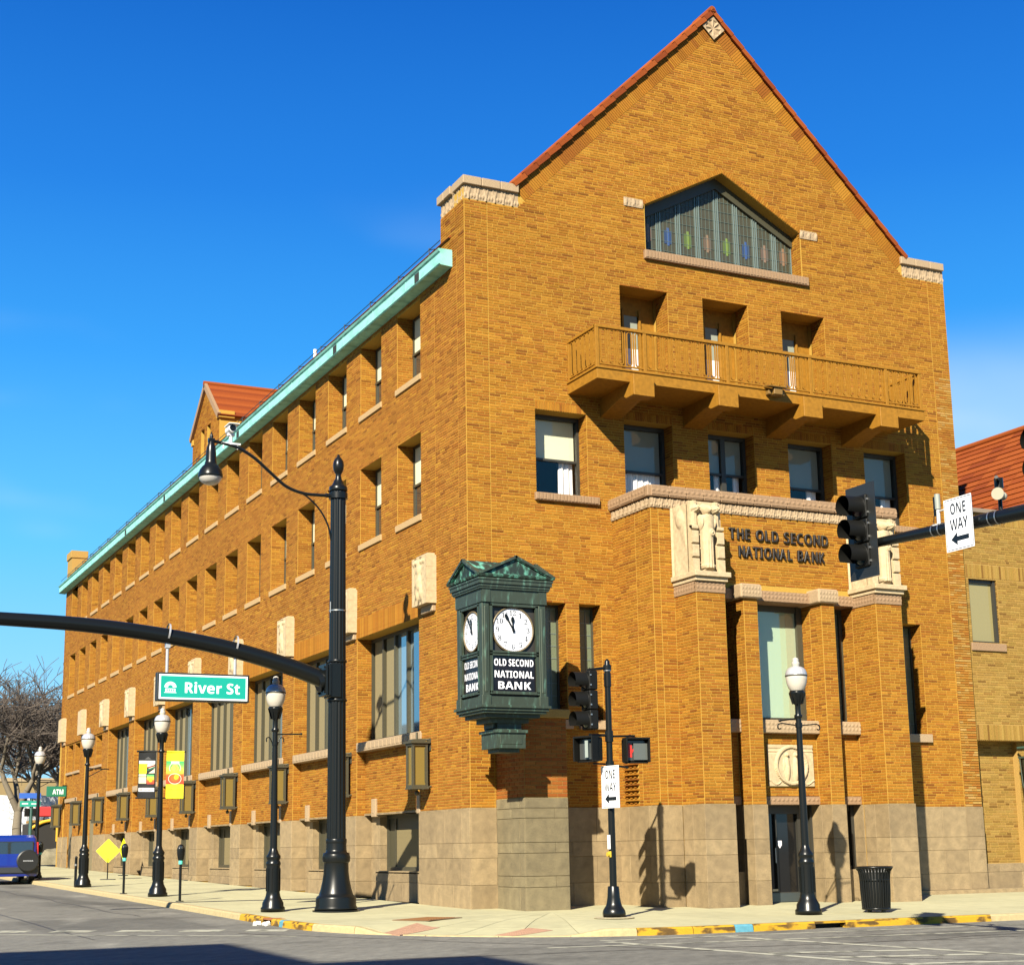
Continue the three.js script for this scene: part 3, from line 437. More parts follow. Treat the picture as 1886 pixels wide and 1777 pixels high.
// long side wall over the side street
const bayR = (k) => -3.0 - 5.6 * k, bayL = (k) => -7.47 - 5.6 * k, pierR = (k) => -1.87 - 5.6 * k;
{
  const winZ = range(0, 17, 17).map((i) => [-4.45 - 2.8 * i, -2.82 - 2.8 * i]), holes = [];
  for (const [a, b] of winZ) holes.push([a, b, 13.35, 15.4], [a, b, 9.65, 11.84]);
  const toU = (h) => [h[0] - ZEND, h[1] - ZEND, h[2], h[3]], L = -ZEND;
  const wall = part('wall', [sideM(slabOf([[0, 7.05], [L - .6, 7.05], [L - .6, 16.2], [0, 16.2]], holes.map(toU).map(R4), .5).translate(0, 0, -.5), 0, 0, ZEND)], M.mortar, bank);
  const o = new V3(0, 0, ZEND), pal = [...PAL.slice(0, 3).map((c) => [c[0] * .99, c[1] * .96, c[2] * 1.25]), ...PAL.slice(3)];
  face(sideB, o, PZ, NX, 0.005, L - 1.88, 7.05, 15.9, holes.map(toU), { pal }); face(sideB, o, PZ, NX, L - 1.872, L - .47, 7.05, 15.9, [], { pal }); face(sideB, o, PZ, NX, L - .462, L - .005, BASE, 15.9, [], { pal });
  face(sideB, o, PZ, NX, L - 1.865, L - .47, BASE, 7.05, [], { pal });
  for (const h of holes) face(sideB, new V3(0, 0, h[0]), PX, PZ, 0.004, .47, h[2], h[3], [], { pal });
  // soldier lintels over the bays
  for (let k = 0; k < 7; k++) for (let z = bayL(k); z < bayR(k) - .06; z += .07) { const c = brickCol(PAL.slice(0, 4)); sideB.block(new V3(0, 0, z), PZ, UP, NX, .004, .064, 7.06, 7.6, .013, c); }
  // piers, recessed aprons, corner strip, far end wall with small openings
  const piers = []; for (let k = 0; k < 10; k++) piers.push(bx(0, .5, 0, 7.05, max(bayR(k), ZEND), pierR(k)));
  const bays = []; for (let k = 0; k < 7; k++) bays.push(bx(.25, .5, BASE, 4.0, bayL(k), bayR(k)));
  for (const p of piers) part('pier', [p], M.mortar, bank); part('wall', [bx(0, .55, 0, 7.05, -1.86, -.6)], M.mortar, bank);
  for (const b of bays) part('apron_wall', [b], M.mortar, bank);
  for (let k = 0; k < 10; k++) {
    const zL = max(bayR(k), ZEND), zR = pierR(k); face(sideB, new V3(0, 0, zL), PZ, NX, .004, zR - zL - .004, BASE, 7.05, [], { pal });
    if (k > 0 && k < 8) face(sideB, new V3(0, 0, zR), PX, PZ, 0.004, .45, BASE, 7.05, [], { pal });
    if (k < 7) face(sideB, new V3(.25, 0, bayL(k)), PZ, NX, 0, 4.46, BASE, 3.95, [], { pal });
  }
  for (let k = 7; k < 9; k++) {
    const hs = [[.55, 1.95, 5.55, 6.98], [2.5, 3.9, 5.55, 6.98], [1.3, 2.55, .5, 3.0]];
    part('wall', [sideM(slabOf([[0, -.2], [4.47, -.2], [4.47, 7.05], [0, 7.05]], hs.map(R4), .4).translate(0, 0, -.45), 0, 0, bayL(k))], M.mortar, bank);
    face(sideB, new V3(.05, 0, bayL(k)), PZ, NX, 0, 4.46, BASE, 7.05, hs, { pal }); for (const h of hs) { face(sideB, new V3(.05, 0, bayL(k) + h[0]), PX, PZ, 0, .38, h[2], h[3], [], { pal }); part('window', [bx(h[3] < 4 ? .1 : .4, .46, h[2], h[3], bayL(k) + h[0], bayL(k) + h[1])], h[3] < 4 ? std(.2, .16, .08, .6) : M.glass, bank); }
    for (const h of hs.slice(0, 2)) part('sill', [rb(-.04, .3, 5.42, 5.55, bayL(k) + h[0] - .1, bayL(k) + h[1] + .1)], M.terraPale, bank);
    part('sill', [rb(-.04, .2, 4.0, 4.2, bayL(k) + .5, bayL(k) + 3.6)], M.terraPale, bank);
  }
  sideB.build('bricks', wall);
  // stone base of the side street
  graniteRun(-1.88, 0.03, 0, BASE, sideBlk(-.035, .4), .95);
  for (let k = 0; k < 10; k++) { const zL = max(bayR(k), ZEND), zR = pierR(k); graniteRun(zL, zR, gy(zR), BASE, sideBlk(-.035, .5), 1.3); if (k > 0) graniteRun(-.03, .45, gy(zR), BASE, (a, b, c, e) => rb(a, b, c, e, zR - .2, zR + .03, .008, 1), 2); }
  for (let k = 7; k < 9; k++) { graniteRun(bayL(k), bayL(k) + 1.3, .4, BASE, sideBlk(.02, .3)); graniteRun(bayL(k) + 2.55, bayR(k), .4, BASE, sideBlk(.02, .3)); }
  for (let k = 0; k < 7; k++) {
    const a = bayL(k), b = bayR(k), g = gy(b);
    graniteRun(a, a + .66, g, BASE, sideBlk(.42, .5), 2); graniteRun(a + .66, b, g, .78, sideBlk(.3, .5), 1.9);     // jamb and breast wall of the cellar window
    part('granite_block', [bx(.3, .95, .74, .8, a + .66, b)], M.granite2, bank);
    part('key_block', [rb(.18, .5, 2.2, 2.68, a + .62, a + .92, .02), rb(.17, .2, 2.3, 2.6, a + .72, a + .8, .005)], M.terraPale, bank); part('key_block', [rb(-.04, .3, 2.2, 2.72, b - .14, b + .06, .02)], M.terraPale, bank);
    const w = part('window', [bx(.62, .7, .8, BASE, a + .66, a + .76), bx(.62, .7, .8, BASE, b - .1, b), bx(.62, .7, 2.15, BASE, a + .76, b - .1), bx(.62, .7, .8, .9, a + .76, b - .1), bx(.64, .7, .9, 2.15, a + 1.2, a + 1.28)], M.bronzeFrame, bank);
    part('pane', [bx(.67, .68, .9, 2.15, a + .76, b - .1)], M.leaded, w); part('blind', [bx(.655, .665, .9, 1.85, a + 1.3, b - .12)], M.drape, w);
    part('ceiling_slab', [bx(.22, .95, 2.16 + .09, 2.3, a, b)], M.granite3, bank);
  }
  // big bay windows: five lights each
  for (let k = 0; k < 7; k++) {
    const a = bayL(k), b = bayR(k), wd = (b - a - .12) / 5, mull = [];
    mull.push(bx(.42, .54, 4.2, 4.3, a, b), bx(.42, .54, 6.95, 7.05, a, b), bx(.42, .54, 4.3, 6.95, a, a + .06), bx(.42, .54, 4.3, 6.95, b - .06, b)); for (let i = 1; i < 5; i++) mull.push(bx(.4, .52, 4.3, 6.95, a + .06 + i * wd - .045, a + .06 + i * wd + .045));
    const w = part('window', mull, M.bronzeFrame, bank);
    for (let i = 0; i < 5; i++) { const p = a + .06 + i * wd, dr = (i < 2) || (k > 2 && i < 3 && k % 2); part('pane', [bx(.49, .5, 4.3, 6.95, p + .05, p + wd - .05)], dr ? M.drape : M.glassBlue, w); if (dr) part('curtain', [bx(.475, .488, 4.3, 6.95, p + .12, p + wd - .12)], std(.31, .25, .12, .9, { map: grain2 }), w); }
    part('sill', [rb(-.03, .5, 3.95, 4.2, a + .02, b + .12, .02), ...range(0, 15, 15).map((i) => rb(-.04, .02, 4.0, 4.16, a + .05 + i * .29, a + .28 + i * .29, .015))], M.terraPale, bank);
    part('wall', [bx(.55, .7, BASE, 7.05, a, b)], M.mortar, bank);
  }
  // upper windows, two rows of eighteen, sashes set deep in the brick
  const sash = (h, near, top) => {
    const g = new THREE.Group(), w = 1.63;
    const m = part('window', [box(w, .08, .1, 0, h - .04, 0), box(w, .08, .1, 0, .04, 0), box(.09, h, .1, -w / 2 + .045, h / 2, 0), box(.09, h, .1, w / 2 - .045, h / 2, 0), box(w, .06, .11, 0, h * .5, .01)], M.bronzeFrame, g);
    part('pane', [box(w - .18, h - .16, .008, 0, h / 2, .01)], M.glass, m);
    part('blind', [box(w - .2, h * .46, .01, 0, h * .74, .022)], M.blind, m);
    if (near) part('curtain', [...range(0, 9, 9).map((i) => cyl(.035, .035, h * .44, .1 + i * .065, h * .26, .03, 0, 0, 0, 8))], M.curtain, m);
    g.remove(m); return m;
  };
  const proto = { a: sash(2.05, false), b: sash(2.19, false), n: sash(2.19, true) };
  for (const [i, [a, b]] of winZ.entries()) for (const row of ['a', 'b']) {
    const m = proto[row === 'b' && i < 5 ? 'n' : row].clone(); m.position.set(.5, row === 'a' ? 13.35 : 9.65, (a + b) / 2); m.rotation.y = -PI / 2; bank.add(m);
    part('sill', [rb(-.05, .48, row === 'a' ? 13.2 : 9.49, row === 'a' ? 13.36 : 9.66, a - .06, b + .06, .012)], M.sill, bank);
  }
  // limestone relief panels above the piers
  const rel = (s) => { const d = (x, y) => { const u = x - .45; let h = 0; h = max(h, bump(u, y, 0, .9, .12, .2, .07), bump(u, y, 0, .55, .16, .22, .08), bump(u, y, -.1 + s * .05, .3, .08, .18, .06), bump(u, y, .12, .34, .08, .2, .06)); if (y > 1.0 && y < 1.12) h = max(h, .035 + .02 * cos(u * 40)); h += .015 * max(0, N(u * 6 + s * 3, y * 6)); return abs(u) > .34 ? .01 : h; }; return d; };
  for (let k = 0; k < 10; k++) {
    const z1 = pierR(k), z0 = z1 - .91; const g = [bx(-.27, .02, 7.24, 8.44, z0, z1), ...range(0, 3, 3).map((i) => bx(-.275, .02, 7.24 + i * .3 + .003, 7.24 + i * .3 + .295, z1 - .3, z1 + .004)), bx(-.2, .02, 8.4, 8.5, z0 + .1, z1 - .08)];
    if (k < 8) g.push(sideM(carve(.9, 1.2, 26, 36, rel(k)), -.27, 7.24, z0));
    part('relief_panel', g, M.lime, bank); part('pier_cap', [rb(-.1, .02, 7.05, 7.24, z0 + .12, z1 - .05, .03)], M.terraPale, bank);
  }
  // far corner pier standing above the eaves
  part('pier', [bx(0, .8, 15.4, 17.3, ZEND, -52.6), bx(0, .7, 15.4, 16.6, -52.6, -50.2), rb(-.06, .86, 17.3, 17.7, ZEND - .05, -52.55)], M.mortarPale, bank);
  // copper gutter with box fascia, moulded edges, stains and scuppers; snow rail above
  const prof = shapeFrom([[0, .0], [.33, .02], [.36, .05], [.33, .08], [.33, .34], [.37, .37], [.4, .42], [.37, .44], [0, .44]]), gl = 53.6;
  const gut = part('gutter', [new THREE.ExtrudeGeometry(prof, { depth: gl, bevelEnabled: false }).applyMatrix4(new THREE.Matrix4().makeScale(-1, 1, -1)).applyMatrix4(M4(0, 15.52, -.72))], M.copper, bank);
  const stain = std(.02, .02, .016, .8);
  for (const z of [-2.1, -8.4, -18.6, -19.4, -29.5, -37]) part('scupper', [bx(-.337, -.3, 15.61, 15.84, z - .3, z)], stain, gut);
  for (let z = -3; z > -54; z -= 2.4) part('gutter_seam', [bx(-.345, -.32, 15.6, 15.86, z - .025, z)], M.copper, gut);
  part('eaves_board', [bx(0, .02, 15.9, 16.12, -53.8, -.72)], M.copper, bank);
  const rail = [rod([-.3, 16.2, -.8], [-.3, 16.2, -54], .012, 6)]; for (let z = -1.5; z > -54; z -= 2.1) rail.push(rod([-.3, 16.0, z], [-.3, 16.25, z], .014, 6), rod([-.3, 16.2, z], [.02, 16.3, z], .012, 5));
  part('snow_rail', rail, M.blackMatt, bank);
}
// windows of the gabled front
{
  const zg = -.45;
  const sashF = (x, y, w, h, o) => {
    const m = part('window', [bx(x, x + .08, y, y + h, zg - .06, zg + .05), bx(x + w - .08, x + w, y, y + h, zg - .06, zg + .05), bx(x + .08, x + w - .08, y + h - .1, y + h, zg - .06, zg + .05), bx(x + .08, x + w - .08, y, y + .09, zg - .06, zg + .05), bx(x + .08, x + w - .08, y + h * o.mid - .03, y + h * o.mid + .03, zg - .05, zg + .03), ...(o.mull ? [bx(x + w / 2 - .07, x + w / 2 + .07, y + .09, y + h - .1, zg - .05, zg + .04)] : [])], M.frameDark, bank);
    part('pane', [bx(x + .08, x + w - .08, y + .09, y + h - .1, zg - .02, zg - .012)], new THREE.MeshPhysicalMaterial({ color: 0xffffff, roughness: 0.03, transmission: 1, thickness: 0, ior: 1.33 }), m);
    part('blind', [bx(x + .1, x + w - .1, y + h * o.mid - .02, y + h - .1, zg - .09, zg - .08)], o.blind || M.blind, m);
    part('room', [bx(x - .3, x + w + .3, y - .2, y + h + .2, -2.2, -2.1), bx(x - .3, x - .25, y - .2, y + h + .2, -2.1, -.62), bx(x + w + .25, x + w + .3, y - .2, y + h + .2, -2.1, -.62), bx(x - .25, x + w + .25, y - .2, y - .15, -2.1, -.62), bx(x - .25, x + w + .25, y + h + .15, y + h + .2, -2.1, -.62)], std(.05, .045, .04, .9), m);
    if (o.cur) for (const [c0, c1] of o.cur) { const l = []; const n = Math.round((c1 - c0) / .055); for (let i = 0; i < n; i++) l.push(cyl(.04, .036 + .008 * rnd(), h * o.mid, x + c0 + i * .055, y + h * o.mid / 2, zg - .15 + .02 * sin(i * 2.1), 0, 0, rr(-.012, .012), 8)); part('curtain', l, M.curtain, m); }
  };
  const D = [{ mid: .46, cur: [[.95, 1.32]] }, { mid: .42, blind: M.blindDim, cur: [[.1, 1.34]] }, { mid: .5, mull: true, blind: M.blindDim, cur: [[.55, .7], [1.15, 1.3]] }, { mid: .42, blind: M.blindDim, cur: [[1.0, 1.3]] }, { mid: .42, blind: M.blindDim, cur: [[1.0, 1.32]] }];
  rowD.forEach((x, i) => { sashF(x, 9.77, 1.43, 2.1, D[i]); part('sill', [rb(x - .06, x + 1.7 - (i ? .1 : 0), 9.58, 9.77, -.4, .1, .012), ...range(0, 17, 17).map((k) => rb(x - .05 + k * .095, x + .03 + k * .095, 9.6, 9.76, .08, .115, .008))], M.terra, bank); });
  // three balcony doors: ochre frames with one glazed leaf showing a white curtain
  for (const x of doorX) {
    const z = -.72, m = part('door', [bx(x - .1, x + .5, 12.66, 15.45, z - .1, z), bx(x + .95, x + 1.55, 12.66, 15.45, z - .1, z), bx(x + .5, x + .95, 14.95, 15.45, z - .1, z), bx(x + .5, x + .95, 12.66, 12.85, z - .1, z), rb(x + .44, x + .5, 12.66, 15.1, z, z + .05, .01), rb(x + .95, x + 1.01, 12.66, 15.1, z, z + .05, .01)], M.ochre, bank);
    part('pane', [bx(x + .5, x + .95, 12.85, 14.95, z - .04, z - .03)], M.glass, m); part('curtain', [bx(x + .52, x + .93, 12.85, 14.05, z - .03, z - .02)], M.curtain, m); part('blind', [bx(x + .52, x + .93, 14.06, 14.95, z - .03, z - .02)], M.blindDim, m);
    part('wall', [bx(x - .02, x, 12.66, 15.45, -.75, -.58), bx(x + 1.43, x + 1.45, 12.66, 15.45, -.75, -.58), bx(x, x + 1.43, 15.45, 15.47, -.75, -.58)], M.mortar, bank);
  }
  // slit windows with leaded lights
  for (const [x0, x1, y0, y1] of frontHoles.slice(8)) { const m = part('window', [bx(x0, x0 + .05, y0, y1, zg - .05, zg + .05), bx(x1 - .05, x1, y0, y1, zg - .05, zg + .05), bx(x0 + .05, x1 - .05, y1 - .05, y1, zg - .05, zg + .05)], M.bronzeFrame, bank); part('pane', [bx(x0 + .05, x1 - .05, y0, y1 - .05, zg - .02, zg)], M.leadedPale, m); const l = []; for (let y = y0 + .3; y < y1; y += .3) l.push(bx(x0 + .05, x1 - .05, y, y + .015, zg, zg + .012)); for (const t of [.35, .65]) l.push(bx(lerp(x0, x1, t), lerp(x0, x1, t) + .015, y0, y1, zg, zg + .014)); part('lead', l, M.lead, m); part('sill', [rb(x0 - .08, x1 + .1, y0 - .22, y0, -.4, .09, .015)], M.terraPale, bank); }
  // entrance block: tall window, right slit, left slit, door
  const z = 1.35;
  { const m = part('window', [bx(6.57, 6.65, 4.25, 7.1, z - .1, z + .04), bx(8.28, 8.44, 4.25, 7.1, z - .1, z + .08), bx(6.65, 8.28, 6.95, 7.1, z - .1, z + .04), bx(6.65, 8.28, 4.25, 4.35, z - .1, z + .04)], M.bronzeFrame, bank); part('curtain', [bx(6.65, 8.0, 4.35, 6.95, z - .03, z - .02)], M.drapeGreen, m); part('curtain', [bx(8.0, 8.28, 4.35, 6.95, z - .028, z - .012)], std(.34, .38, .24, .9), m); part('pane', [bx(6.65, 8.28, 4.35, 6.95, z + .0, z + .008)], new THREE.MeshPhysicalMaterial({ color: 0xffffff, roughness: 0.03, transmission: 1, thickness: 0, ior: 1.5 }), m); }
  for (const [a, b] of [[8.83, 9.68], [5.3, 6.18]]) { const m = part('window', [bx(a, a + .05, 4.25, 7.1, z - .08, z + .04), bx(b - .1, b, 4.25, 7.1, z - .08, z + .06), bx(a + .05, b - .1, 7.0, 7.1, z - .08, z + .04)], M.bronzeFrame, bank); part('pane', [bx(a + .05, b - .1, 4.25, 7.0, z - .02, z)], M.leadedPale, m); const l = []; for (let y = 4.7; y < 7; y += .28) l.push(bx(a + .05, b - .1, y, y + .016, z, z + .012)); for (let t = .2; t < .9; t += .2) l.push(bx(lerp(a, b, t), lerp(a, b, t) + .015, 4.25, 7, z, z + .014)); part('lead', l, M.lead, m); }
  { // lower side lights and the door
    for (const [a, b] of [[8.85, 9.68], [5.3, 6.16]]) { const m = part('window', [bx(a, a + .09, .72, BASE, z - .1, z + .1), bx(b - .12, b, .72, BASE, z - .1, z + .12), bx(a + .09, b - .12, .72, .8, z - .1, z + .08), bx(a + .09, b - .12, 2.12, BASE, z - .1, z + .08)], M.frameDark, bank); part('pane', [bx(a + .09, b - .12, .8, 2.12, z - .02, z)], M.drape, m); }
    const y0 = -.08, m = part('door', [bx(6.57, 6.75, y0, BASE, z - .1, z + .06), bx(8.0, 8.12, y0, BASE, z - .1, z + .06), bx(6.75, 8.0, y0, .22, z - .08, z + .04), bx(6.75, 8.0, 2.05, BASE, z - .1, z + .06), bx(7.36, 7.4, .22, 2.05, z - .08, z + .05), bx(8.36, 8.44, y0, BASE, z - .1, z + .1), bx(8.12, 8.36, y0, .1, z - .1, z + .06)], M.frameDark, bank);
    part('pane', [bx(6.75, 8.0, .22, 2.05, z - .03, z - .02)], new THREE.MeshPhysicalMaterial({ color: new THREE.Color().setRGB(.008, .008, .008), roughness: .05 }), m); part('side_panel', [bx(8.12, 8.36, .1, BASE - .05, z - .04, z - .02)], M.drape, m);
    part('kick_plate', [bx(6.76, 7.99, .0, .2, z + .04, z + .05)], std(.1, .12, .12, .3, { metalness: .6 }), m); part('handle', [rod([7.3, .9, z + .1], [7.3, 1.25, z + .1], .018)], M.steel, m);
    part('notice', [box(.36, .13, .004, 7.02, 1.66, z + .0)], std(.62, .5, .24, .7), m);
    part('shield_sticker', [new THREE.ExtrudeGeometry(shapeFrom([[-.06, .09], [.06, .09], [.06, -.01], [0, -.09], [-.06, -.01]]), { depth: .004, bevelEnabled: false }).translate(7.5, 1.33, z + .0)], std(.75, .72, .76, .5), m); part('notice', [box(.2, .05, .004, 7.3, .27, z + .046)], std(.6, .5, .3, .7), m);
  }
  part('door_step', [bx(6.5, 8.5, -.3, -.06, .95, 2.35)], M.granite2, bank);
  // gable window: dark head, leaded lights, coloured quarries
  const zz = -.4, head = (x) => (x < 7.65 ? 17.78 + (x - 5.18) * (1.32 / 2.47) : 19.1 - (x - 7.65) * (1.32 / 2.47));
  const gw = part('window', [slabOf(gwin, [], .03).translate(0, 0, zz - .06), ...[0, 1].map((s) => { const a = s ? [7.65, 19.1] : [5.18, 17.78], b = s ? [10.12, 17.78] : [7.65, 19.1]; return slabOf([a, b, [b[0], b[1] - .3], [a[0], a[1] - .3]], [], .08).translate(0, 0, zz - .03); })], M.leaded, bank, { label: 'gable window of leaded glass under a pointed head' });
  const mulls = [], fine = [], cols = [[.55, .3, .16], [.07, .16, .5], [.35, .5, .06], [.5, .3, .16], [.35, .5, .06], [.07, .16, .5], [.5, .3, .18]];
  for (let i = 0; i <= 8; i++) { const x = 5.18 + 4.94 * (i + .05) / 8; for (const d of [-.06, .0, .06]) if (x + d > 5.2 && x + d < 10.1) mulls.push(bx(x + d - (d ? .011 : .006), x + d + (d ? .011 : .006), 16.5, head(x) - .28, zz - .03, zz + .0)); }
  for (let i = 0; i < 40; i++) { const x = 5.2 + 4.9 * (i + .5) / 40; fine.push(bx(x - .005, x + .005, 16.5, head(x) - .28, zz - .03, zz - .018)); }
  for (let j = 1; j < 8; j++) { const y = 16.5 + j * .28; const xa = y < 17.5 ? 5.2 : 5.2 + (y - 17.45) * 1.87, xb = 15.3 - xa; if (xb - xa > .3) fine.push(bx(xa, xb, y - .006, y + .006, zz - .03, zz - .016)); }
  part('mullion', mulls, M.lead, gw); part('lead', fine, std(.09, .12, .1, .5), gw);
  for (let i = 0; i < 8; i++) { const x = 5.18 + 4.94 * (i + .55) / 8, c = cols[i % 7]; for (const [dx, k] of [[-.08, .5], [0, 1], [.08, .5]]) part('stained_pane', [bx(x + dx - .036, x + dx + .036, 16.95 + abs(dx) * .6, 17.45 - abs(dx), zz - .03, zz - .02)], std((c[0] * k + .04) * .42, (c[1] * k + .05) * .42, (c[2] * k + .04) * .42, .4), gw); }
  part('sill', [rb(5.1, 10.28, 16.26, 16.5, -.4, .1, .015), ...range(0, 51, 51).map((k) => rb(5.12 + k * .098, 5.2 + k * .098, 16.29, 16.47, .08, .115, .008))], M.terra, bank);
  for (const x of [4.55, 10.12]) part('carved_block', [carve(.56, .24, 34, 14, (a, b) => .02 + .03 * max(0, sin(a * 26)) * max(0, cos((b - .12) * 15)) + .02 * abs(N(a * 14, b * 14, x))).translate(x, 17.64, .005), bx(x, x + .56, 17.64, 17.88, -.1, .012)], M.terraPale, bank);
  // paler quoin bricks at the right corner
  const Q = new Bricks(); layBricks(Q, new V3(14.52, 0, .009), PX, PZ, BASE, 14.2, (y) => [[0, W - 14.53]], { pal: [[.55, .32, .09], [.5, .24, .05], [.6, .4, .16], [.46, .2, .045]], len: .28 }); Q.build('quoin_bricks', bank);
}
// balcony
{
  const x0 = 2.77, x1 = 12.74, z1 = 1.51, b = part('balcony', [rb(x0, x1, 12.34, 12.64, 0, z1, .01), rb(x0 - .03, x1 + .03, 12.6, 12.66, 0, z1 + .03, .01)], M.ochre, bank, { label: 'ochre painted balcony with wrought railing on four brackets' });
  for (const x of [3.97, 6.4, 8.97, 11.41]) { const s = new THREE.ExtrudeGeometry(shapeFrom([[0, 11.86], [1.12, 12.1], [1.3, 12.0], [1.67, 12.0], [1.67, 12.5], [0, 12.5]]), { depth: .56, bevelEnabled: true, bevelSize: .012, bevelThickness: .012, bevelSegments: 1 }); part('bracket', [s.applyMatrix4(M4(x + .28, 0, 0, 0, -PI / 2))], M.ochre, b); }
  const rails = [], up = [], zf = z1 - .07;
  rails.push(rb(x0, x1, 13.64, 13.72, zf - .05, zf + .05, .01), rb(x0 + .02, x1 - .02, 12.72, 12.76, zf - .025, zf + .025, .006), rb(x0, x0 + .08, 13.645, 13.715, 0, zf, .01), rb(x1 - .08, x1, 13.645, 13.715, 0, zf, .01), rb(x0 + .02, x0 + .06, 12.722, 12.758, 0, zf, .006), rb(x1 - .06, x1 - .02, 12.722, 12.758, 0, zf, .006));
  part('handrail', rails, M.ochre, b);
  const posts = [x0 + .05, 4.15, 6.55, 9.1, 11.55, x1 - .05]; for (const x of posts) part('post', [rb(x - .045, x + .045, 12.64, 13.66, zf - .04, zf + .04, .008)], M.ochre, b);
  for (const x of [x0 + .04, x1 - .04]) part('post', [rb(x - .03, x + .03, 12.64, 13.66, .01, .07, .008)], M.ochre, b);
  // looped flat-bar balusters: a long oval between each pair of uprights
  const loop = (w, h) => { const s = new THREE.Shape(), r = w / 2, k = .024; const ring = (S, rr2, hh) => { S.absarc(0, hh, rr2, 0, PI); S.absarc(0, -hh, rr2, PI, 2 * PI); S.closePath(); }; ring(s, r, h / 2 - r); const q = new THREE.Path(); ring(q, r - k, h / 2 - r); s.holes.push(q); return new THREE.ExtrudeGeometry(s, { depth: .03, bevelEnabled: false, curveSegments: 8 }); };
  const run = (ax, ay, n, len, place) => { const st = len / n; for (let i = 0; i < n; i++) { part('baluster', [place(loop(st * .62, .86), (i + .5) * st), place(box(.028, .88, .03, 0, 0, .015), i * st)], M.ochre, b); } };
  const spans = posts.slice(0, -1).map((p, i) => [p + .06, posts[i + 1] - .06]);
  for (const [p, q] of spans) run(0, 0, Math.round((q - p) / .235), q - p, (g, t) => g.translate(p + t, 13.2, zf - .015));
  for (const x of [x0 + .04, x1 - .04]) run(0, 0, 6, zf - .1, (g, t) => g.applyMatrix4(M4(x + .015, 13.2, .1 + t, 0, -PI / 2)));
  part('floodlight', [rb(7.72, 7.98, 12.44, 12.62, z1 + .03, z1 + .26, .02), rb(7.62, 7.7, 12.46, 12.56, z1 + .02, z1 + .16, .01), rb(8.0, 8.1, 12.46, 12.56, z1 + .02, z1 + .16, .01), box(.6, .02, .3, 7.85, 12.66, z1 + .16, .2)], std(.2, .11, .02, .6), b);
}
// roof dormer with its own tiled roof
{
  const zc = -28.3, hw = 2.1, xw = 1.0, e = 18.55, ap = 20.33;
  const d = part('dormer', [sideM(slabOf([[-hw, 16], [hw, 16], [hw, e], [0, ap], [-hw, e]], [R4([-.75, -.2, 17.4, 18.6]), R4([.2, .75, 17.4, 18.6])], .4).translate(0, 0, -.4), xw, 0, zc), bx(xw + .4, 5.2, 16, e, zc - hw, zc - hw + .3), bx(xw + .4, 5.2, 16, e, zc + hw - .3, zc + hw), rb(xw - .06, xw + .6, e - .12, e + .18, zc + hw - .3, zc + hw + .12), rb(xw - .06, xw + .6, e - .3, e - .05, zc - hw - .1, zc - hw + .2)], M.mortar, bank, { label: 'tiled roof dormer with two narrow windows' });
  const keep = new Bricks(); layBricks(keep, new V3(xw, 0, zc - hw), PZ, NX, 16.2, 20.6, (y) => { const k = max(0, (y - e) * hw / (ap - e)); return cut(k, 2 * hw - k, [[1.35, 1.9, 17.4, 18.6], [2.3, 2.85, 17.4, 18.6]])(y); }); keep.build('bricks', d);
  part('window_recess', [bx(xw + .3, xw + .36, 17.5, 19, zc - .9, zc + .9)], M.glass, d);
  const rl = hypot(hw + .15, ap - e + .1), ra = atan2(ap - e + .1, hw + .15);
  for (const s of [-1, 1]) for (let i = 0; i < 12; i++) { const t = (i + .5) / 12 * rl; const g = box(6.2, .06, rl / 12 * 1.12, 0, 0, 0, s * .08, 0, 0).translate(0, 0, s * t).rotateX(s * ra).translate(xw + 3.0, ap + .08, zc); part('tile_course', [g], [M.tile, M.tile2, M.tile3][i % 3], d); }
  part('verge', [-1, 1].map((s) => box(.12, .22, rl, 0, -.04, s * rl / 2).rotateX(s * ra).translate(xw - .07, ap + .08, zc)), M.terra, d);
  part('ridge_cap', [cyl(.1, .1, 6.3, xw + 3, ap + .12, zc, 0, 0, PI / 2, 10)], M.tile2, d);
  part('vent_pipe', [cyl(.06, .06, .7, 1.1, 17.4, -14.6)], M.whitePaint, bank);
}

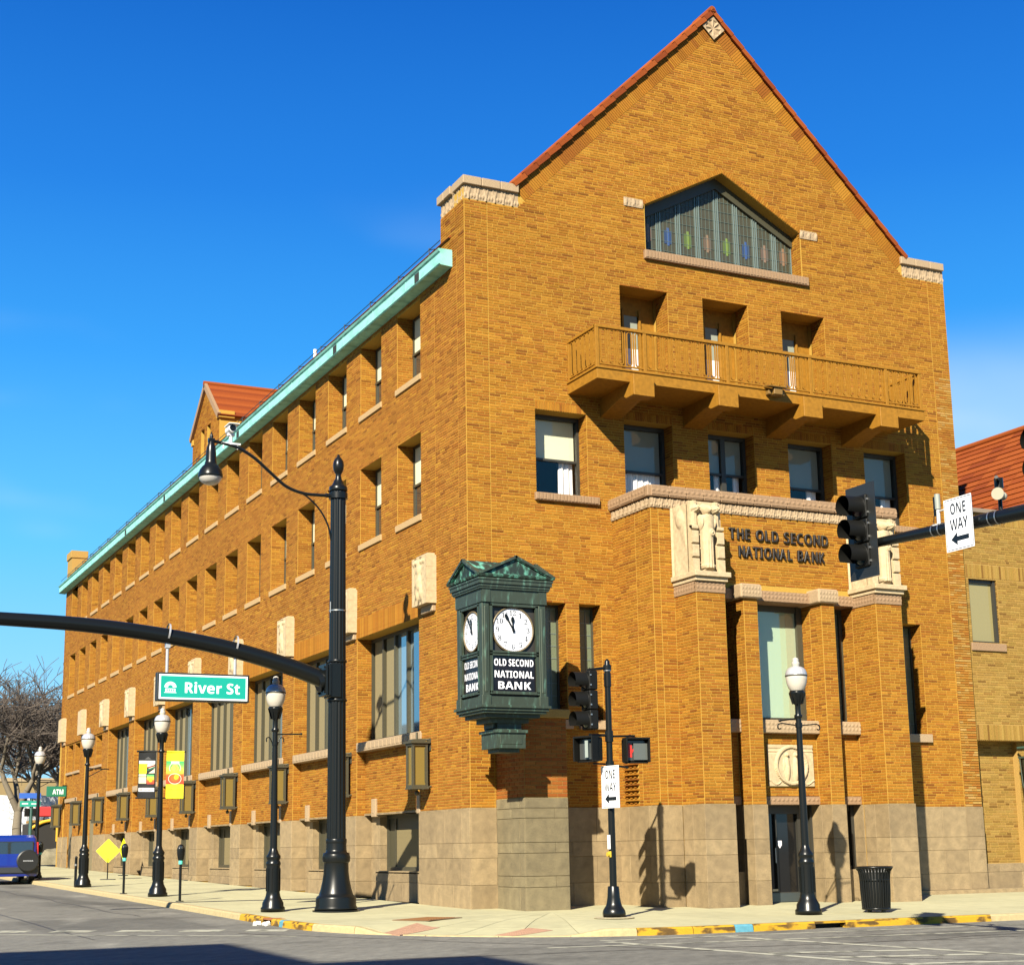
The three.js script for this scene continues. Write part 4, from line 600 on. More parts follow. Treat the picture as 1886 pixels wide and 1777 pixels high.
// ---------- corner porch below the clock, part of the bank ----------
{
  const x0 = .68, x1 = 1.75, z1 = 1.43, st = 2.43, top = 4.2, v = part('porch', [bx(x0, x1, -.5, top, 0, z1), rb(x0 - .08, x1 + .08, top, top + .2, 0, z1 + .08, .02)], M.mortarPale, bank, { label: 'small corner porch of granite and larger brick below the clock' });
  const B = new Bricks(), mk = (o, u, n, len) => { let r = 0; for (let y = st + .01; y < top - .05; y += .088, r++) for (let a = r % 2 ? -.135 : 0; a < len - .02; a += .27) { const p = max(a, 0), q = min(a + .27, len); if (q - p < .05) continue; const b = new Bricks(); b.block(o, u, UP, n, p + .006, q - .006, y + .006, y + .082, .011, brickCol([[.42, .15, .035], [.46, .18, .045], [.4, .13, .035], [.48, .2, .055]])); const m = b.build('brick', v); delete m.userData.kind; } };
  mk(new V3(x0, 0, z1), PX, PZ, x1 - x0); mk(new V3(x0, 0, 0), PZ, NX, z1);
  const GV = [std(.33, .27, .15, .85, { map: granite1, bumpMap: granite1, bumpScale: .004 }), std(.29, .235, .13, .85, { map: granite1, bumpMap: granite1, bumpScale: .004 })];
  const rows = [[-.5, .48], [.48, .72], [.72, 1.22], [1.22, 1.45], [1.45, 1.98], [1.98, 2.2], [2.2, st]];
  rows.forEach(([a, b], i) => { const m = i % 2 ? .35 : .2; for (const [p, q] of i % 2 ? [[0, .75], [.75, 1.09]] : [[0, 1.09]]) part('granite_block', [rb(x0 - .02 + p + .003, x0 - .02 + q - .003, a + .004, b - .004, z1 - .2, z1 + .03, .008, 1)], GV[floor(rnd() * 2)], v); for (const [p, q] of i % 2 ? [[.0, .8], [.8, 1.46]] : [[0, 1.2], [1.2, 1.46]]) part('granite_block', [rb(x0 - .03, x0 + .1, a + .004, b - .004, p + .003, q - .003 - .02, .008, 1)], GV[floor(rnd() * 2)], v); });
}
// ---------- the clock ----------
{
  const X0 = -1.44, X1 = .05, Z0 = 2.5, Z1 = 3.8, c = thing('street_clock', 'square green bronze corner clock with pediments, white dials and lettered black panels', 'clock');
  const F = (x0, x1, y0, y1, pr = .0) => bx(x0 - pr, x1 + pr, y0, y1, Z0 - pr, Z1 + pr), frame = [];
  const post = .17; for (const x of [X0, X1 - post]) for (const z of [Z0, Z1 - post]) { frame.push(rb(x, x + post, 4.42, 6.38, z, z + post, .02), rb(x - .02, x + post + .02, 4.22, 4.44, z - .02, z + post + .02, .015), rb(x + .045, x + post - .045, 4.5, 6.3, z - .012, z + post + .012, .02)); }
  part('corner_post', frame, M.bronze, c);
  part('body', [bx(X0 + .1, X1 - .1, 4.2, 6.5, Z0 + .1, Z1 - .1)], std(.03, .028, .024, .5), c);
  part('base_moulding', [F(X0, X1, 4.24, 4.42, .0), F(X0, X1, 4.19, 4.24, .06), F(X0, X1, 4.13, 4.19, .02), ...[[.02, 4.08, 4.13], [.12, 4.0, 4.08], [.3, 3.9, 4.0], [.42, 3.8, 3.9]].map(([i, a, b]) => bx(X0 + i, X1 - i, a, b, Z0 + i, Z1 - i))], M.bronze, c);
  part('entablature', [F(X0, X1, 6.38, 6.66, .02), F(X0, X1, 6.66, 6.7, .06), F(X0, X1, 6.7, 6.76, .08), F(X0, X1, 6.76, 6.84, .11), F(X0, X1, 6.84, 6.88, .13), ...[X0, X1 - post].flatMap((x) => [bx(x - .01, x + post + .01, 6.38, 6.65, Z1 - .01, Z1 + .035)])], M.bronze, c);
  const o = .14, ww = X1 - X0 + 2 * o, dd = Z1 - Z0 + 2 * o, xm = (X0 + X1) / 2, zm = (Z0 + Z1) / 2, pk = 7.3, ev = 6.9;
  const gab = (w) => slabOf([[-w / 2, 0], [w / 2, 0], [0, pk - ev]], [], .1);
  part('pediment', [gab(ww - .1).translate(xm, ev, Z1 + o - .14), gab(ww - .1).translate(xm, ev, Z0 - o + .04), sideM(gab(dd - .1).translate(0, 0, -.1), X0 - o + .06, ev, zm), sideM(gab(dd - .1), X1 + o - .06, ev, zm)], std(1, 1, 1, .6, { map: rep(patinaT, 1.3) }), c);
  const rk = (w, h, L) => { const a = atan2(h, w / 2), l = hypot(w / 2, h); return [-1, 1].map((s) => box(l + .05, .05, L, 0, 0, 0).rotateZ(s < 0 ? a : -a).translate(s * w / 4, h / 2 + .03, 0)); };
  part('roof', [...rk(ww, pk - ev, dd).map((g) => g.translate(xm, ev, zm)), ...rk(dd, pk - ev - .01, ww).map((g) => g.rotateY(-PI / 2).translate(xm, ev + .004, zm))], std(1.3, 1.3, 1.3, .6, { map: rep(patinaT, 1) }), c);
  part('raking_moulding', [...rk(ww, pk - ev, .09).flatMap((g) => [g.clone().translate(xm, ev + .02, Z1 + o - .02), g.clone().translate(xm, ev + .02, Z0 - o + .02)]), ...rk(dd, pk - ev, .09).flatMap((g) => [g.clone().rotateY(-PI / 2).translate(X0 - o + .02, ev + .021, zm), g.clone().rotateY(-PI / 2).translate(X1 + o - .02, ev + .021, zm)])], M.bronze, c);
  const dialM = canvasMat(512, 512, (x, w) => {
    x.fillStyle = '#d9dbe2'; x.fillRect(0, 0, w, w); x.translate(256, 256); x.strokeStyle = '#b8b49a'; x.lineWidth = 3; for (const a of [45, 135, 225, 315]) { x.beginPath(); x.moveTo(108 * cos(a * D2R), 108 * sin(a * D2R)); x.lineTo(250 * cos(a * D2R), 250 * sin(a * D2R)); x.stroke(); } x.lineWidth = 5; x.beginPath(); x.arc(0, 0, 106, 0, 7); x.stroke(); x.strokeStyle = '#222'; x.lineWidth = 4;
    for (let i = 0; i < 60; i++) { const a = i * 6 * D2R, r = i % 5 ? 240 : 232; x.beginPath(); x.moveTo(r * cos(a), r * sin(a)); x.lineTo(250 * cos(a), 250 * sin(a)); x.stroke(); }
    x.fillStyle = '#15191c'; x.font = 'bold 84px serif'; x.textAlign = 'center'; x.textBaseline = 'middle'; for (let n = 1; n <= 12; n++) { const a = (n * 30 - 90) * D2R; x.fillText(String(n), 198 * cos(a), 198 * sin(a) + 3); }
  }, .35);
  const signM = canvasMat(512, 448, (x, w, h) => { x.fillStyle = '#120c0e'; x.fillRect(0, 0, w, h); x.strokeStyle = '#3a2528'; x.lineWidth = 2; for (let i = 1; i < 6; i++) { x.beginPath(); x.moveTo(i * w / 6, 0); x.lineTo(i * w / 6, h); x.stroke(); } for (let j = 1; j < 3; j++) { x.beginPath(); x.moveTo(0, j * h / 3); x.lineTo(w, j * h / 3); x.stroke(); } x.fillStyle = '#f2f2f6'; fit(x, 'OLD SECOND', w / 2, 84, w * .92, 122); fit(x, 'NATIONAL', w / 2, 232, w * .92, 122); fit(x, 'BANK', w / 2, 372, w * .78, 132); }, .3);
  for (const [side, w, put] of [[0, X1 - X0, (g) => g.translate((X0 + X1) / 2, 0, Z1)], [1, Z1 - Z0, (g) => g.rotateY(-PI / 2).translate(X0, 0, zm)], [2, X1 - X0, (g) => g.rotateY(PI).translate(xm, 0, Z0)], [3, Z1 - Z0, (g) => g.rotateY(PI / 2).translate(X1, 0, zm)]]) {
    const iw = w - .36, rim = (y0, y1, e) => [box(iw, .06, .06, 0, y0, -e), box(iw, .06, .06, 0, y1, -e), box(.06, y1 - y0, .06, -iw / 2 + .03, (y0 + y1) / 2, -e), box(.06, y1 - y0, .06, iw / 2 - .03, (y0 + y1) / 2, -e)];
    const fr = part('dial_frame', [...rim(5.34, 6.34, .03), ...rim(4.5, 5.3, .03)].map(put), M.bronze, c);
    const r = min(.46, iw / 2 - .06); const dial = put(new THREE.CircleGeometry(r, 48).translate(0, 5.83, -.07)); part('dial', [dial], dialM, c, { uv: true }); part('dial_rim', [put(new THREE.TorusGeometry(r + .01, .02, 8, 48).translate(0, 5.83, -.065))], std(.16, .12, .06, .4), c);
    const hand = (l, wd, a) => box(wd, l, .01, 0, l / 2 - .06, 0).rotateZ(a).translate(0, 5.83, -.05), tip = (l, a) => new THREE.CircleGeometry(.045, 16).scale(.9, 1.6, 1).translate(0, l * .68, .006).rotateZ(a).translate(0, 5.83, -.05);
    part('clock_hand', [hand(.42, .035, 30.5 * D2R), tip(.44, 30.5 * D2R), hand(.3, .03, 3.5 * D2R), tip(.3, 3.5 * D2R), cyl(.03, .03, .02, 0, 5.83, -.045, PI / 2)].map(put), M.black, c);
    const quarry = []; for (let i = -5; i <= 5; i++) { quarry.push(box(.008, 1.1, .006, i * .11, 5.83, -.085, 0, 0, .7), box(.008, 1.1, .006, i * .11, 5.83, -.085, 0, 0, -.7)); } const clipd = quarry.map(put); void clipd;
    part('sign_panel', [put(new THREE.PlaneGeometry(iw - .12, .74).translate(0, 4.9, -.05))], signM, c, { uv: true });
  }
  part('hanging_box', [bx(-1.0, -.33, 3.38, 3.76, 2.75, 3.5), bx(-1.04, -.29, 3.7, 3.76, 2.71, 3.54), bx(-.9, -.43, 3.3, 3.38, 2.85, 3.4), rb(-.92, -.41, 3.46, 3.65, 2.74, 3.51, .01), bx(-.95, -.4, 3.74, 3.95, 2.8, 3.45)], std(1, 1, 1, .5, { map: rep(patinaDarkT, 1.4), metalness: .3 }), c);
  { const a = new V3(-.5, 0, 2.95), b = new V3(.85, 0, 1.3), l = a.distanceTo(b); part('support_arm', [box(l, .3, .3).rotateY(atan2(-(b.z - a.z), b.x - a.x)).translate((a.x + b.x) / 2, 3.62, (a.z + b.z) / 2), bx(.62, 1.3, 3.42, 3.82, 1.4, 1.5)], std(.03, .06, .05, .5, { metalness: .3 }), c); }
}
{ const c = scene.children.find((o) => o.name === 'street_clock'); c.scale.setScalar(1.028); c.position.set(.51, -.04, -1.056); }
// raised letters on the entrance block
{
  const font = await new FontLoader().loadAsync('fonts/droid/droid_sans_regular.typeface.json');
  const L = thing('wall_lettering', 'dark raised capital letters on the brick above the entrance', 'lettering', [0, 0, ZB + .012]), m = std(.02, .014, .008, .5);
  const line = (s, xa, xb, y, h) => { let adv = 0; const gs = []; for (const ch of s) { if (ch === ' ') { adv += h * .55; continue; } const g = new TextGeometry(ch, { font, size: h, depth: .05, curveSegments: 6, bevelEnabled: true, bevelSize: .007, bevelThickness: .005, bevelSegments: 1 }); g.computeBoundingBox(); const w = g.boundingBox.max.x; gs.push([g, adv]); adv += w + h * .13; } const k = (xb - xa) / adv; for (const [g, a] of gs) part('letter', [g.scale(k, 1, 1).translate(xa + a * k, y, 0)], m, L); };
  line('THE OLD SECOND', 6.1, 9.06, 8.6, .26); line('NATIONAL BANK', 6.33, 8.93, 8.17, .26);
}
// ---------- wall lanterns along the side street ----------
{
  const t = thing('wall_lantern', '', 'wall lantern', [0, 0, 0], 0, 'boxy bronze lanterns along the side wall'), w = .175;
  const bar = []; for (const x of [-w, w]) for (const z of [-w, w]) bar.push(box(.055, 1.0, .055, x, 0, z)); for (const y of [-.5, .5]) for (const s of [-1, 1]) bar.push(box(2 * w + .07, .06, .06, 0, y, s * w), box(.06, .06, 2 * w + .07, s * w, y, 0)); for (const s of [-1, 1]) bar.push(box(.02, .8, .02, s * w, 0, -.14), box(.02, .8, .02, s * w, 0, .14), box(.02, .8, .02, -.14, 0, s * w), box(.02, .8, .02, .14, 0, s * w));
  part('frame', bar, M.bronzeFrame, t); part('glass_panel', [box(2 * w - .03, .94, 2 * w - .03)], M.amber, t);
  part('cap', [box(.5, .05, .5, 0, .55, 0), box(.32, .05, .32, 0, .6, 0), ], M.bronzeFrame, t); part('base_knob', [box(.44, .04, .44, 0, -.55, 0), new THREE.SphereGeometry(.06, 12, 8).translate(0, -.66, 0), cyl(.02, .02, .1, 0, -.59, 0)], M.bronzeFrame, t);
  part('bracket', [rod([0, .6, 0], [0, .8, 0], .03), rod([0, .62, .0], [.3, .62, .1], .025), rod([0, .62, -.1], [.3, .66, -1.1], .014), rod([.05, -.58, .2], [.3, -.5, .2], .02), rod([0, .62, 0], [.3, .62, -.2], .025), box(.05, .3, .2, .29, .5, .1)], M.bronzeFrame, t);
  const where = ['nearest the street clock', 'half hidden behind the mast pole', 'right behind the lamp left of the mast', 'fourth from the clock', 'just right of the yellow banner', 'just under the black banner', 'seventh from the clock', 'eighth from the clock', 'ninth from the clock', 'at the far corner'];
  for (let k = 0; k < 10; k++) { const p = [-.3, 3.33, -2.45 - 5.6 * k], l = 'bronze amber box lantern on the side wall, ' + where[k]; if (k) copyOf(t, 'wall_lantern', l, p); else { t.position.set(...p); t.userData.label = l; } }
}
{ // ATM sign at the far corner
  const s = thing('hanging_sign', 'small green ATM sign sticking out at the far corner of the bank', 'sign', [-.5, 4.6, -51.6]);
  const m = canvasMat(256, 128, (x, w, h) => { x.fillStyle = '#0d6a4d'; x.fillRect(0, 0, w, h); x.fillStyle = '#eef5ee'; fit(x, 'ATM', w / 2 + 22, h / 2 + 6, 150, 92); });
  part('sign_face', [new THREE.PlaneGeometry(.98, .5).translate(0, 0, .041)], m, s, { uv: true }); part('sign_box', [rb(-.51, .51, -.27, .27, -.04, .04, .02)], std(.01, .14, .09, .5), s); part('bracket', [rod([.3, .3, 0], [.55, .3, 0], .03)], M.black, s);
}
// ---------- acorn street lamps ----------
{
  const t = thing('street_lamp', '', 'street lamp', [0, 0, 0], 0, 'black acorn street lamps');
  part('base', [lathe([[.0, 0], [.27, 0], [.27, .09], [.24, .12], [.235, .2], [.19, .28], [.165, .34], [.15, .42], [.15, 1.0], [.165, 1.03], [.165, 1.07], [.135, 1.12], [.16, 1.17], [.16, 1.22], [.12, 1.27], [.085, 1.36], [.08, 1.4]], 28), ...range(0, 11, 11).map((i) => box(.03, .5, .02, .15 * cos(i * PI / 6), .7, .15 * sin(i * PI / 6), 0, -i * PI / 6, 0))], M.black, t);
  part('shaft', [lathe([[.082, 1.36], [.075, 2.4], [.058, 3.9], [.058, 4.02]], 24)], M.black, t);
  part('fixture_cup', [lathe([[.055, 3.98], [.085, 4.0], [.085, 4.05], [.06, 4.07], [.06, 4.26], [.09, 4.3], [.12, 4.4], [.155, 4.47], [.165, 4.52], [.15, 4.56], [.0, 4.56]], 28), ...range(0, 7, 7).map((i) => rod([.1 * cos(i * PI / 4), 4.28, .1 * sin(i * PI / 4)], [.165 * cos(i * PI / 4), 4.52, .165 * sin(i * PI / 4)], .016, 6))], M.black, t);
  part('globe', [lathe([[.135, 4.56], [.175, 4.62], [.205, 4.7], [.222, 4.8], [.225, 4.86], [.215, 4.862]], 36)], M.acorn, t);
  part('globe_ring', [lathe([[.215, 4.855], [.235, 4.86], [.235, 4.885], [.215, 4.89]], 36)], M.bronzeFrame, t);
  const capG = lathe([[.222, 4.885], [.219, 4.93], [.2, 4.985], [.165, 5.03], [.11, 5.06], [.07, 5.07]], 40), cp = capG.attributes.position; for (let i = 0; i < cp.count; i++) { const a = atan2(cp.getZ(i), cp.getX(i)), k = 1 + .02 * cos(a * 20); cp.setX(i, cp.getX(i) * k); cp.setZ(i, cp.getZ(i) * k); } capG.computeVertexNormals();
  part('cap', [capG], M.chrome, t);
  part('finial', [lathe([[.07, 5.06], [.075, 5.09], [.085, 5.13], [.075, 5.16], [.06, 5.18], [.07, 5.21], [.055, 5.24], [.02, 5.26], [0, 5.265]], 20)], std(.45, .43, .37, .35), t);
  const curl = (s) => tube([[s * .1, 3.84, 0], [s * .3, 3.86, 0], [s * .45, 3.87, 0], [s * .52, 3.84, 0], [s * .53, 3.78, 0], [s * .49, 3.75, 0], [s * .46, 3.77, 0]], .014, 28, 6);
  const S = [[4.85, 5.95, 'beside the trash can in front of the bank entrance', 0], [-4.13, -1.62, 'left of the tall mast pole, with one side arm', 1], [-4.38, -11.6, 'carrying the black and the yellow banner', 2], [-4.72, -20.8, 'beside the short black post, fourth from the corner', 3], [-4.35, -33, 'farthest, in front of the bare tree and sign post', 4]];
  for (const [x, z, d, k] of S) {
    const l = 'black acorn street lamp ' + d, c = k ? copyOf(t, 'street_lamp', l, [x, gy(z), z]) : t; if (!k) { c.position.set(x, gy(z), z); c.userData.label = l; }
  }
  for (const c of scene.children.filter((o) => o.name.startsWith('street_lamp'))) {
    if (c.name === 'street_lamp') part('scroll_arm', [curl(1), curl(-1), rod([-.05, 3.98, 0], [-.45, 3.93, .0], .018), new THREE.SphereGeometry(.035, 8, 6).translate(-.47, 3.93, 0), cyl(.075, .075, .1, 0, 3.84, 0)], M.black, c);
    else if (c.name === 'street_lamp_001') part('side_arm', [rod([0, 3.93, 0], [.62, 3.95, 0], .016), new THREE.SphereGeometry(.03, 8, 6).translate(.62, 3.95, 0), ...[-1, 1].map((s) => tube([[s * .06, 3.72, 0], [s * .14, 3.86, 0], [s * .2, 3.84, 0], [s * .2, 3.76, 0]], .013, 18, 6)), cyl(.072, .072, .08, 0, 3.72, 0)], M.black, c);
    else if (c.name === 'street_lamp_002') part('banner_arm', [2.72, 4.02].flatMap((y) => [rod([-.68, y, 0], [.68, y, 0], .016), ...[-1, 1].map((s) => new THREE.SphereGeometry(.03, 8, 6).translate(s * .68, y, 0))]), M.black, c);
    else part('side_arm', [rod([0, 3.9, 0], [.72, 3.88, 0], .018), rod([0, 3.6, 0], [.5, 3.87, 0], .014)], M.black, c);
  }
  // two banners on the third lamp
  const bx3 = -4.38, bz = -11.6, by = gy(bz);
  const hang = (name, label, x, mat) => { const b = thing(name, label, 'banner', [bx3 + x, by, bz]); const g = new THREE.PlaneGeometry(.5, 1.28, 8, 16).translate(0, 3.37, 0), p = g.attributes.position; for (let i = 0; i < p.count; i++) p.setZ(i, .012 * sin(p.getY(i) * 5) + .01 * sin(p.getX(i) * 9)); g.computeVertexNormals(); const bk = g.clone().translate(0, 0, -.004); part('cloth', [g], mat, b, { uv: true }); part('hem', [cyl(.03, .03, .5, 0, 4.02, 0, 0, 0, PI / 2, 12), cyl(.028, .028, .5, 0, 2.72, 0, 0, 0, PI / 2, 12)], mat === yB ? std(.75, .72, .02, .7) : M.blackMatt, b); void bk; };
  const yB = canvasMat(256, 640, (x, w, h) => { x.fillStyle = '#f5ee25'; x.fillRect(0, 0, w, h); const g = x.createLinearGradient(0, 120, 0, 455); g.addColorStop(0, '#2fae72'); g.addColorStop(.3, '#a8cf5a'); g.addColorStop(.5, '#f0d040'); g.addColorStop(.62, '#ee5a2a'); g.addColorStop(1, '#e2402a'); x.fillStyle = g; x.fillRect(0, 125, w, 330); x.strokeStyle = '#f3ead2'; x.lineWidth = 7; x.beginPath(); x.ellipse(128, 375, 92, 72, 0, 0, 7); x.stroke(); x.fillStyle = '#f0651e'; x.beginPath(); x.ellipse(128, 370, 60, 46, 0, 0, 7); x.fill(); x.fillStyle = '#f8b21c'; x.beginPath(); x.ellipse(150, 350, 34, 40, .6, 0, 7); x.fill(); x.strokeStyle = '#e9efdd'; x.lineWidth = 8; x.beginPath(); x.arc(128, 225, 80, 2.6, 6.8); x.stroke(); x.strokeStyle = '#1d5a3e'; x.lineWidth = 7; x.beginPath(); x.arc(128, 225, 62, -.6, .7); x.stroke(); x.beginPath(); x.arc(128, 225, 62, 2.5, 3.8); x.stroke(); x.fillStyle = '#d9dd5a'; x.beginPath(); x.arc(128, 225, 50, 0, 7); x.fill(); x.strokeStyle = '#4a6a20'; x.lineWidth = 8; x.beginPath(); x.moveTo(128, 200); x.quadraticCurveTo(165, 220, 135, 265); x.stroke(); x.fillStyle = '#eef4ea'; x.fillRect(70, 132, 116, 34); x.fillStyle = '#222008'; fit(x, 'MAR 16', 128, 488, 120, 34); fit(x, 'APR 1, 2012', 128, 528, 190, 34); }, .7, { side: THREE.DoubleSide });
  const kB = canvasMat(256, 640, (x, w, h) => { x.fillStyle = '#15181a'; x.fillRect(0, 0, w, h); x.fillStyle = '#555'; x.beginPath(); x.moveTo(90, 105); x.lineTo(140, 70); x.lineTo(185, 105); x.fill(); x.fillStyle = '#eef0ee'; x.fillRect(12, 125, 230, 42); x.fillStyle = '#e8de28'; x.fillRect(12, 170, 112, 132); x.fillStyle = '#d8cfae'; x.fillRect(12, 312, 108, 32); x.fillRect(12, 352, 108, 92); x.fillStyle = '#e6e0cc'; x.fillRect(132, 172, 108, 60); x.fillStyle = '#7a2018'; x.beginPath(); x.moveTo(132, 215); x.lineTo(240, 180); x.lineTo(240, 200); x.lineTo(132, 235); x.fill(); x.fillStyle = '#2c6a50'; x.beginPath(); x.moveTo(132, 245); x.lineTo(240, 205); x.lineTo(240, 225); x.lineTo(132, 270); x.fill(); x.fillStyle = '#ded6be'; x.beginPath(); x.moveTo(150, 300); x.lineTo(240, 235); x.lineTo(240, 300); x.fill(); const g = x.createLinearGradient(0, 315, 0, 450); g.addColorStop(0, '#2fae72'); g.addColorStop(.45, '#f0d040'); g.addColorStop(.7, '#ee5a2a'); g.addColorStop(1, '#e2402a'); x.fillStyle = g; x.fillRect(130, 318, 104, 132); x.fillStyle = '#f8b21c'; x.beginPath(); x.arc(182, 400, 26, 0, 7); x.fill(); x.fillStyle = '#f2f2f2'; x.fillRect(14, 505, 222, 52); x.fillStyle = '#222'; fit(x, 'BROADWAY', 125, 532, 200, 44); }, .7, { side: THREE.DoubleSide });
  hang('banner', 'yellow street banner with green and red round picture, right side of lamp post', .4, yB); hang('banner', 'black street banner with a collage of small pictures, left side of lamp post', -.4, kB);
}
// ---------- tall mast pole at the corner with its long arm and street light ----------
{
  const px = -2.9, pz = -.9, t = thing('mast_pole', 'tall fluted black traffic mast pole with long curved arm and hooked street light', 'mast pole', [px, 0, pz]);
  part('pedestal', [lathe([[0, 0], [.475, .03], [.475, .1], [.45, .14], [.45, .3], [.42, .35], [.385, .37], [.37, .42], [.345, .5], [.305, .68], [.28, .86], [.275, 1.06], [.29, 1.08], [.31, 1.1], [.315, 1.2], [.3, 1.24], [.3, 1.28], [.24, 1.3], [.23, 1.36], [.225, 1.5]], 48), cyl(.52, .52, .05, 0, .02, 0, 0, 0, 0, 40)], M.black, t);
  const fl = new THREE.CylinderGeometry(.175, .215, 8.2, 96, 12, false).translate(0, 5.55, 0), p = fl.attributes.position; for (let i = 0; i < p.count; i++) { const a = atan2(p.getZ(i), p.getX(i)), f = abs(((a / (2 * PI) * 14) % 1 + 1) % 1 - .5) * 2, k = 1 - .075 * sm(.25, .9, f); p.setX(i, p.getX(i) * k); p.setZ(i, p.getZ(i) * k); } fl.computeVertexNormals();
  part('shaft', [fl], M.black, t);
  part('collar', [lathe([[.2, 9.58], [.215, 9.6], [.215, 9.68], [.17, 9.71], [.13, 9.76], [.1, 9.84]], 28), lathe([[.23, 1.5], [.235, 1.52], [.235, 1.58], [.22, 1.6]], 32), lathe([[.21, 5.55], [.22, 5.56], [.22, 5.6], [.21, 5.61]], 32), lathe([[.215, 4.66], [.225, 4.67], [.225, 4.71], [.215, 4.72]], 32)], M.black, t);
  part('finial', [lathe([[.1, 9.8], [.07, 9.9], [.06, 9.98], [.085, 10.02], [.12, 10.1], [.13, 10.2], [.115, 10.3], [.07, 10.38], [.03, 10.42], [.03, 10.46], [0, 10.48]], 28)], M.black, t);
  part('strap', [cyl(.2, .2, .025, 0, 6.75, 0, 0, 0, 0, 28), rod([-.19, 6.7, .05], [-.19, 6.95, .05], .012)], M.steel, t);
  // the arm: tapers away over the street
  const crv = new THREE.CatmullRomCurve3([[-.25, 5.13, 0], [-1.2, 5.44, 0], [-2.81, 5.82, 0], [-5.2, 6.12, 0], [-7.5, 6.2, 0], [-10.2, 6.2, 0]].map((q) => new V3(...q))), ag = new THREE.TubeGeometry(crv, 60, .2, 16), ap = ag.attributes.position; for (let i = 0; i <= 60; i++) { const c = crv.getPointAt(i / 60), k = lerp(1, .62, i / 60); for (let j = 0; j <= 16; j++) { const q = i * 17 + j; ap.setXYZ(q, c.x + (ap.getX(q) - c.x) * k, c.y + (ap.getY(q) - c.y) * k, c.z + (ap.getZ(q) - c.z) * k); } }
  part('mast_arm', [ag], M.black, t);
  part('arm_flange', [rb(-.36, -.3, 4.78, 5.5, -.26, .26, .01), rb(-.28, -.22, 4.78, 5.5, -.26, .26, .01), cyl(.225, .225, .12, -.42, 5.09, 0, 0, 0, PI / 2 + .3, 20), rb(-.24, .02, 4.74, 5.52, -.235, .235, .02), ...[-.21, .21].flatMap((z) => [4.86, 5.42].map((y) => rod([-.4, y, z], [-.16, y, z], .028, 6)))], M.black, t);
  part('light_arm', [tube([[-.12, 9.46, 0], [-.5, 9.45, 0], [-.85, 9.46, 0], [-1.25, 9.58, 0], [-1.65, 9.88, 0], [-2.05, 10.2, 0], [-2.45, 10.4, 0], [-2.8, 10.47, 0], [-3.12, 10.5, 0]], .037, 60, 10), tube([[-.97, 9.5, 0], [-.75, 9.38, 0], [-.45, 9.1, 0], [-.25, 8.75, 0], [-.17, 8.4, 0]], .022, 30, 8), cyl(.22, .22, .14, 0, 9.46, 0, 0, 0, 0, 28), cyl(.05, .05, .14, -.24, 9.46, 0, 0, 0, PI / 2)], M.black, t);
  const lum = part('luminaire', [lathe([[.0, 10.72], [.025, 10.66], [.045, 10.6], [.03, 10.55], [.05, 10.5], [.075, 10.42], [.1, 10.34], [.115, 10.2], [.12, 10.02], [.135, 9.98], [.14, 9.94], [.2, 9.88], [.25, 9.8], [.275, 9.7], [.28, 9.65], [.26, 9.64]], 32, -3.05, 0, 0), cyl(.06, .06, .14, -3.05, 10.5, 0, 0, 0, PI / 2)], M.black, t);
  part('lens', [lathe([[.255, 9.66], [.25, 9.6], [.2, 9.53], [.13, 9.48], [.0, 9.455]], 28, -3.05, 0, 0)], new THREE.MeshPhysicalMaterial({ color: 0xcfcac2, roughness: .15, transmission: .4, thickness: 0 }), lum);
  // camera on the light arm
  const cam = thing('traffic_camera', 'white bullet camera on a bracket on top of the hooked street light arm', 'camera', [px - 2.6, 10.45, pz]);
  cam.scale.setScalar(.82);
  part('housing', [cyl(.11, .11, .4, -.02, .42, .05, PI / 2, 0, 0, 20), box(.3, .02, .5, 0, .53, .1)], M.whitePaint, cam); part('camera_lens', [cyl(.085, .085, .02, -.02, .42, .26, PI / 2, 0, 0, 20)], M.black, cam); part('bracket', [rod([0, .0, 0], [0, .32, 0], .05), rb(-.28, .28, -.0, .05, -.04, .04, .01), rb(-.1, .1, .24, .32, -.06, .06, .01), rod([-.2, -.12, 0], [-.2, .02, 0], .02), rod([.2, -.12, 0], [.2, .02, 0], .02)], M.whitePaint, cam);
  // hanging street name sign
  const s = thing('street_name_sign', 'green illuminated street name sign hung below the long mast arm', 'street sign', [-6.02, 4.88, pz]);
  const sm2 = canvasMat(1024, 300, (x, w, h) => { x.fillStyle = '#f2faf6'; x.fillRect(0, 0, w, h); x.fillStyle = '#0f9b88'; x.beginPath(); x.roundRect(20, 20, w - 40, h - 40, 8); x.fill(); x.fillStyle = '#f4fbf8'; fit(x, 'River St', 610, 158, 660, 178); x.beginPath(); x.arc(130, 158, 68, PI, 2 * PI); x.fill(); x.fillStyle = '#0f9b88'; x.beginPath(); x.arc(130, 158, 26, PI, 2 * PI); x.fill(); x.strokeStyle = '#0f9b88'; x.lineWidth = 6; for (let i = 1; i < 6; i++) { const a = PI + i * PI / 6; x.beginPath(); x.moveTo(130 + 26 * cos(a), 158 + 26 * sin(a)); x.lineTo(130 + 62 * cos(a), 158 + 62 * sin(a)); x.stroke(); } x.strokeStyle = '#f4fbf8'; x.lineWidth = 7; x.strokeRect(76, 176, 108, 36); x.beginPath(); x.moveTo(60, 222); x.lineTo(200, 222); x.stroke(); x.fillStyle = '#f4fbf8'; for (let i = 0; i < 5; i++) x.fillRect(86 + i * 21, 182, 9, 26); }, .4);
  part('cabinet', [rb(-1.03, 1.03, -.31, .31, -.1, .09, .02)], M.blackMatt, s); part('sign_face', [new THREE.PlaneGeometry(1.97, .54).translate(0, 0, .0925)], sm2, s, { uv: true });
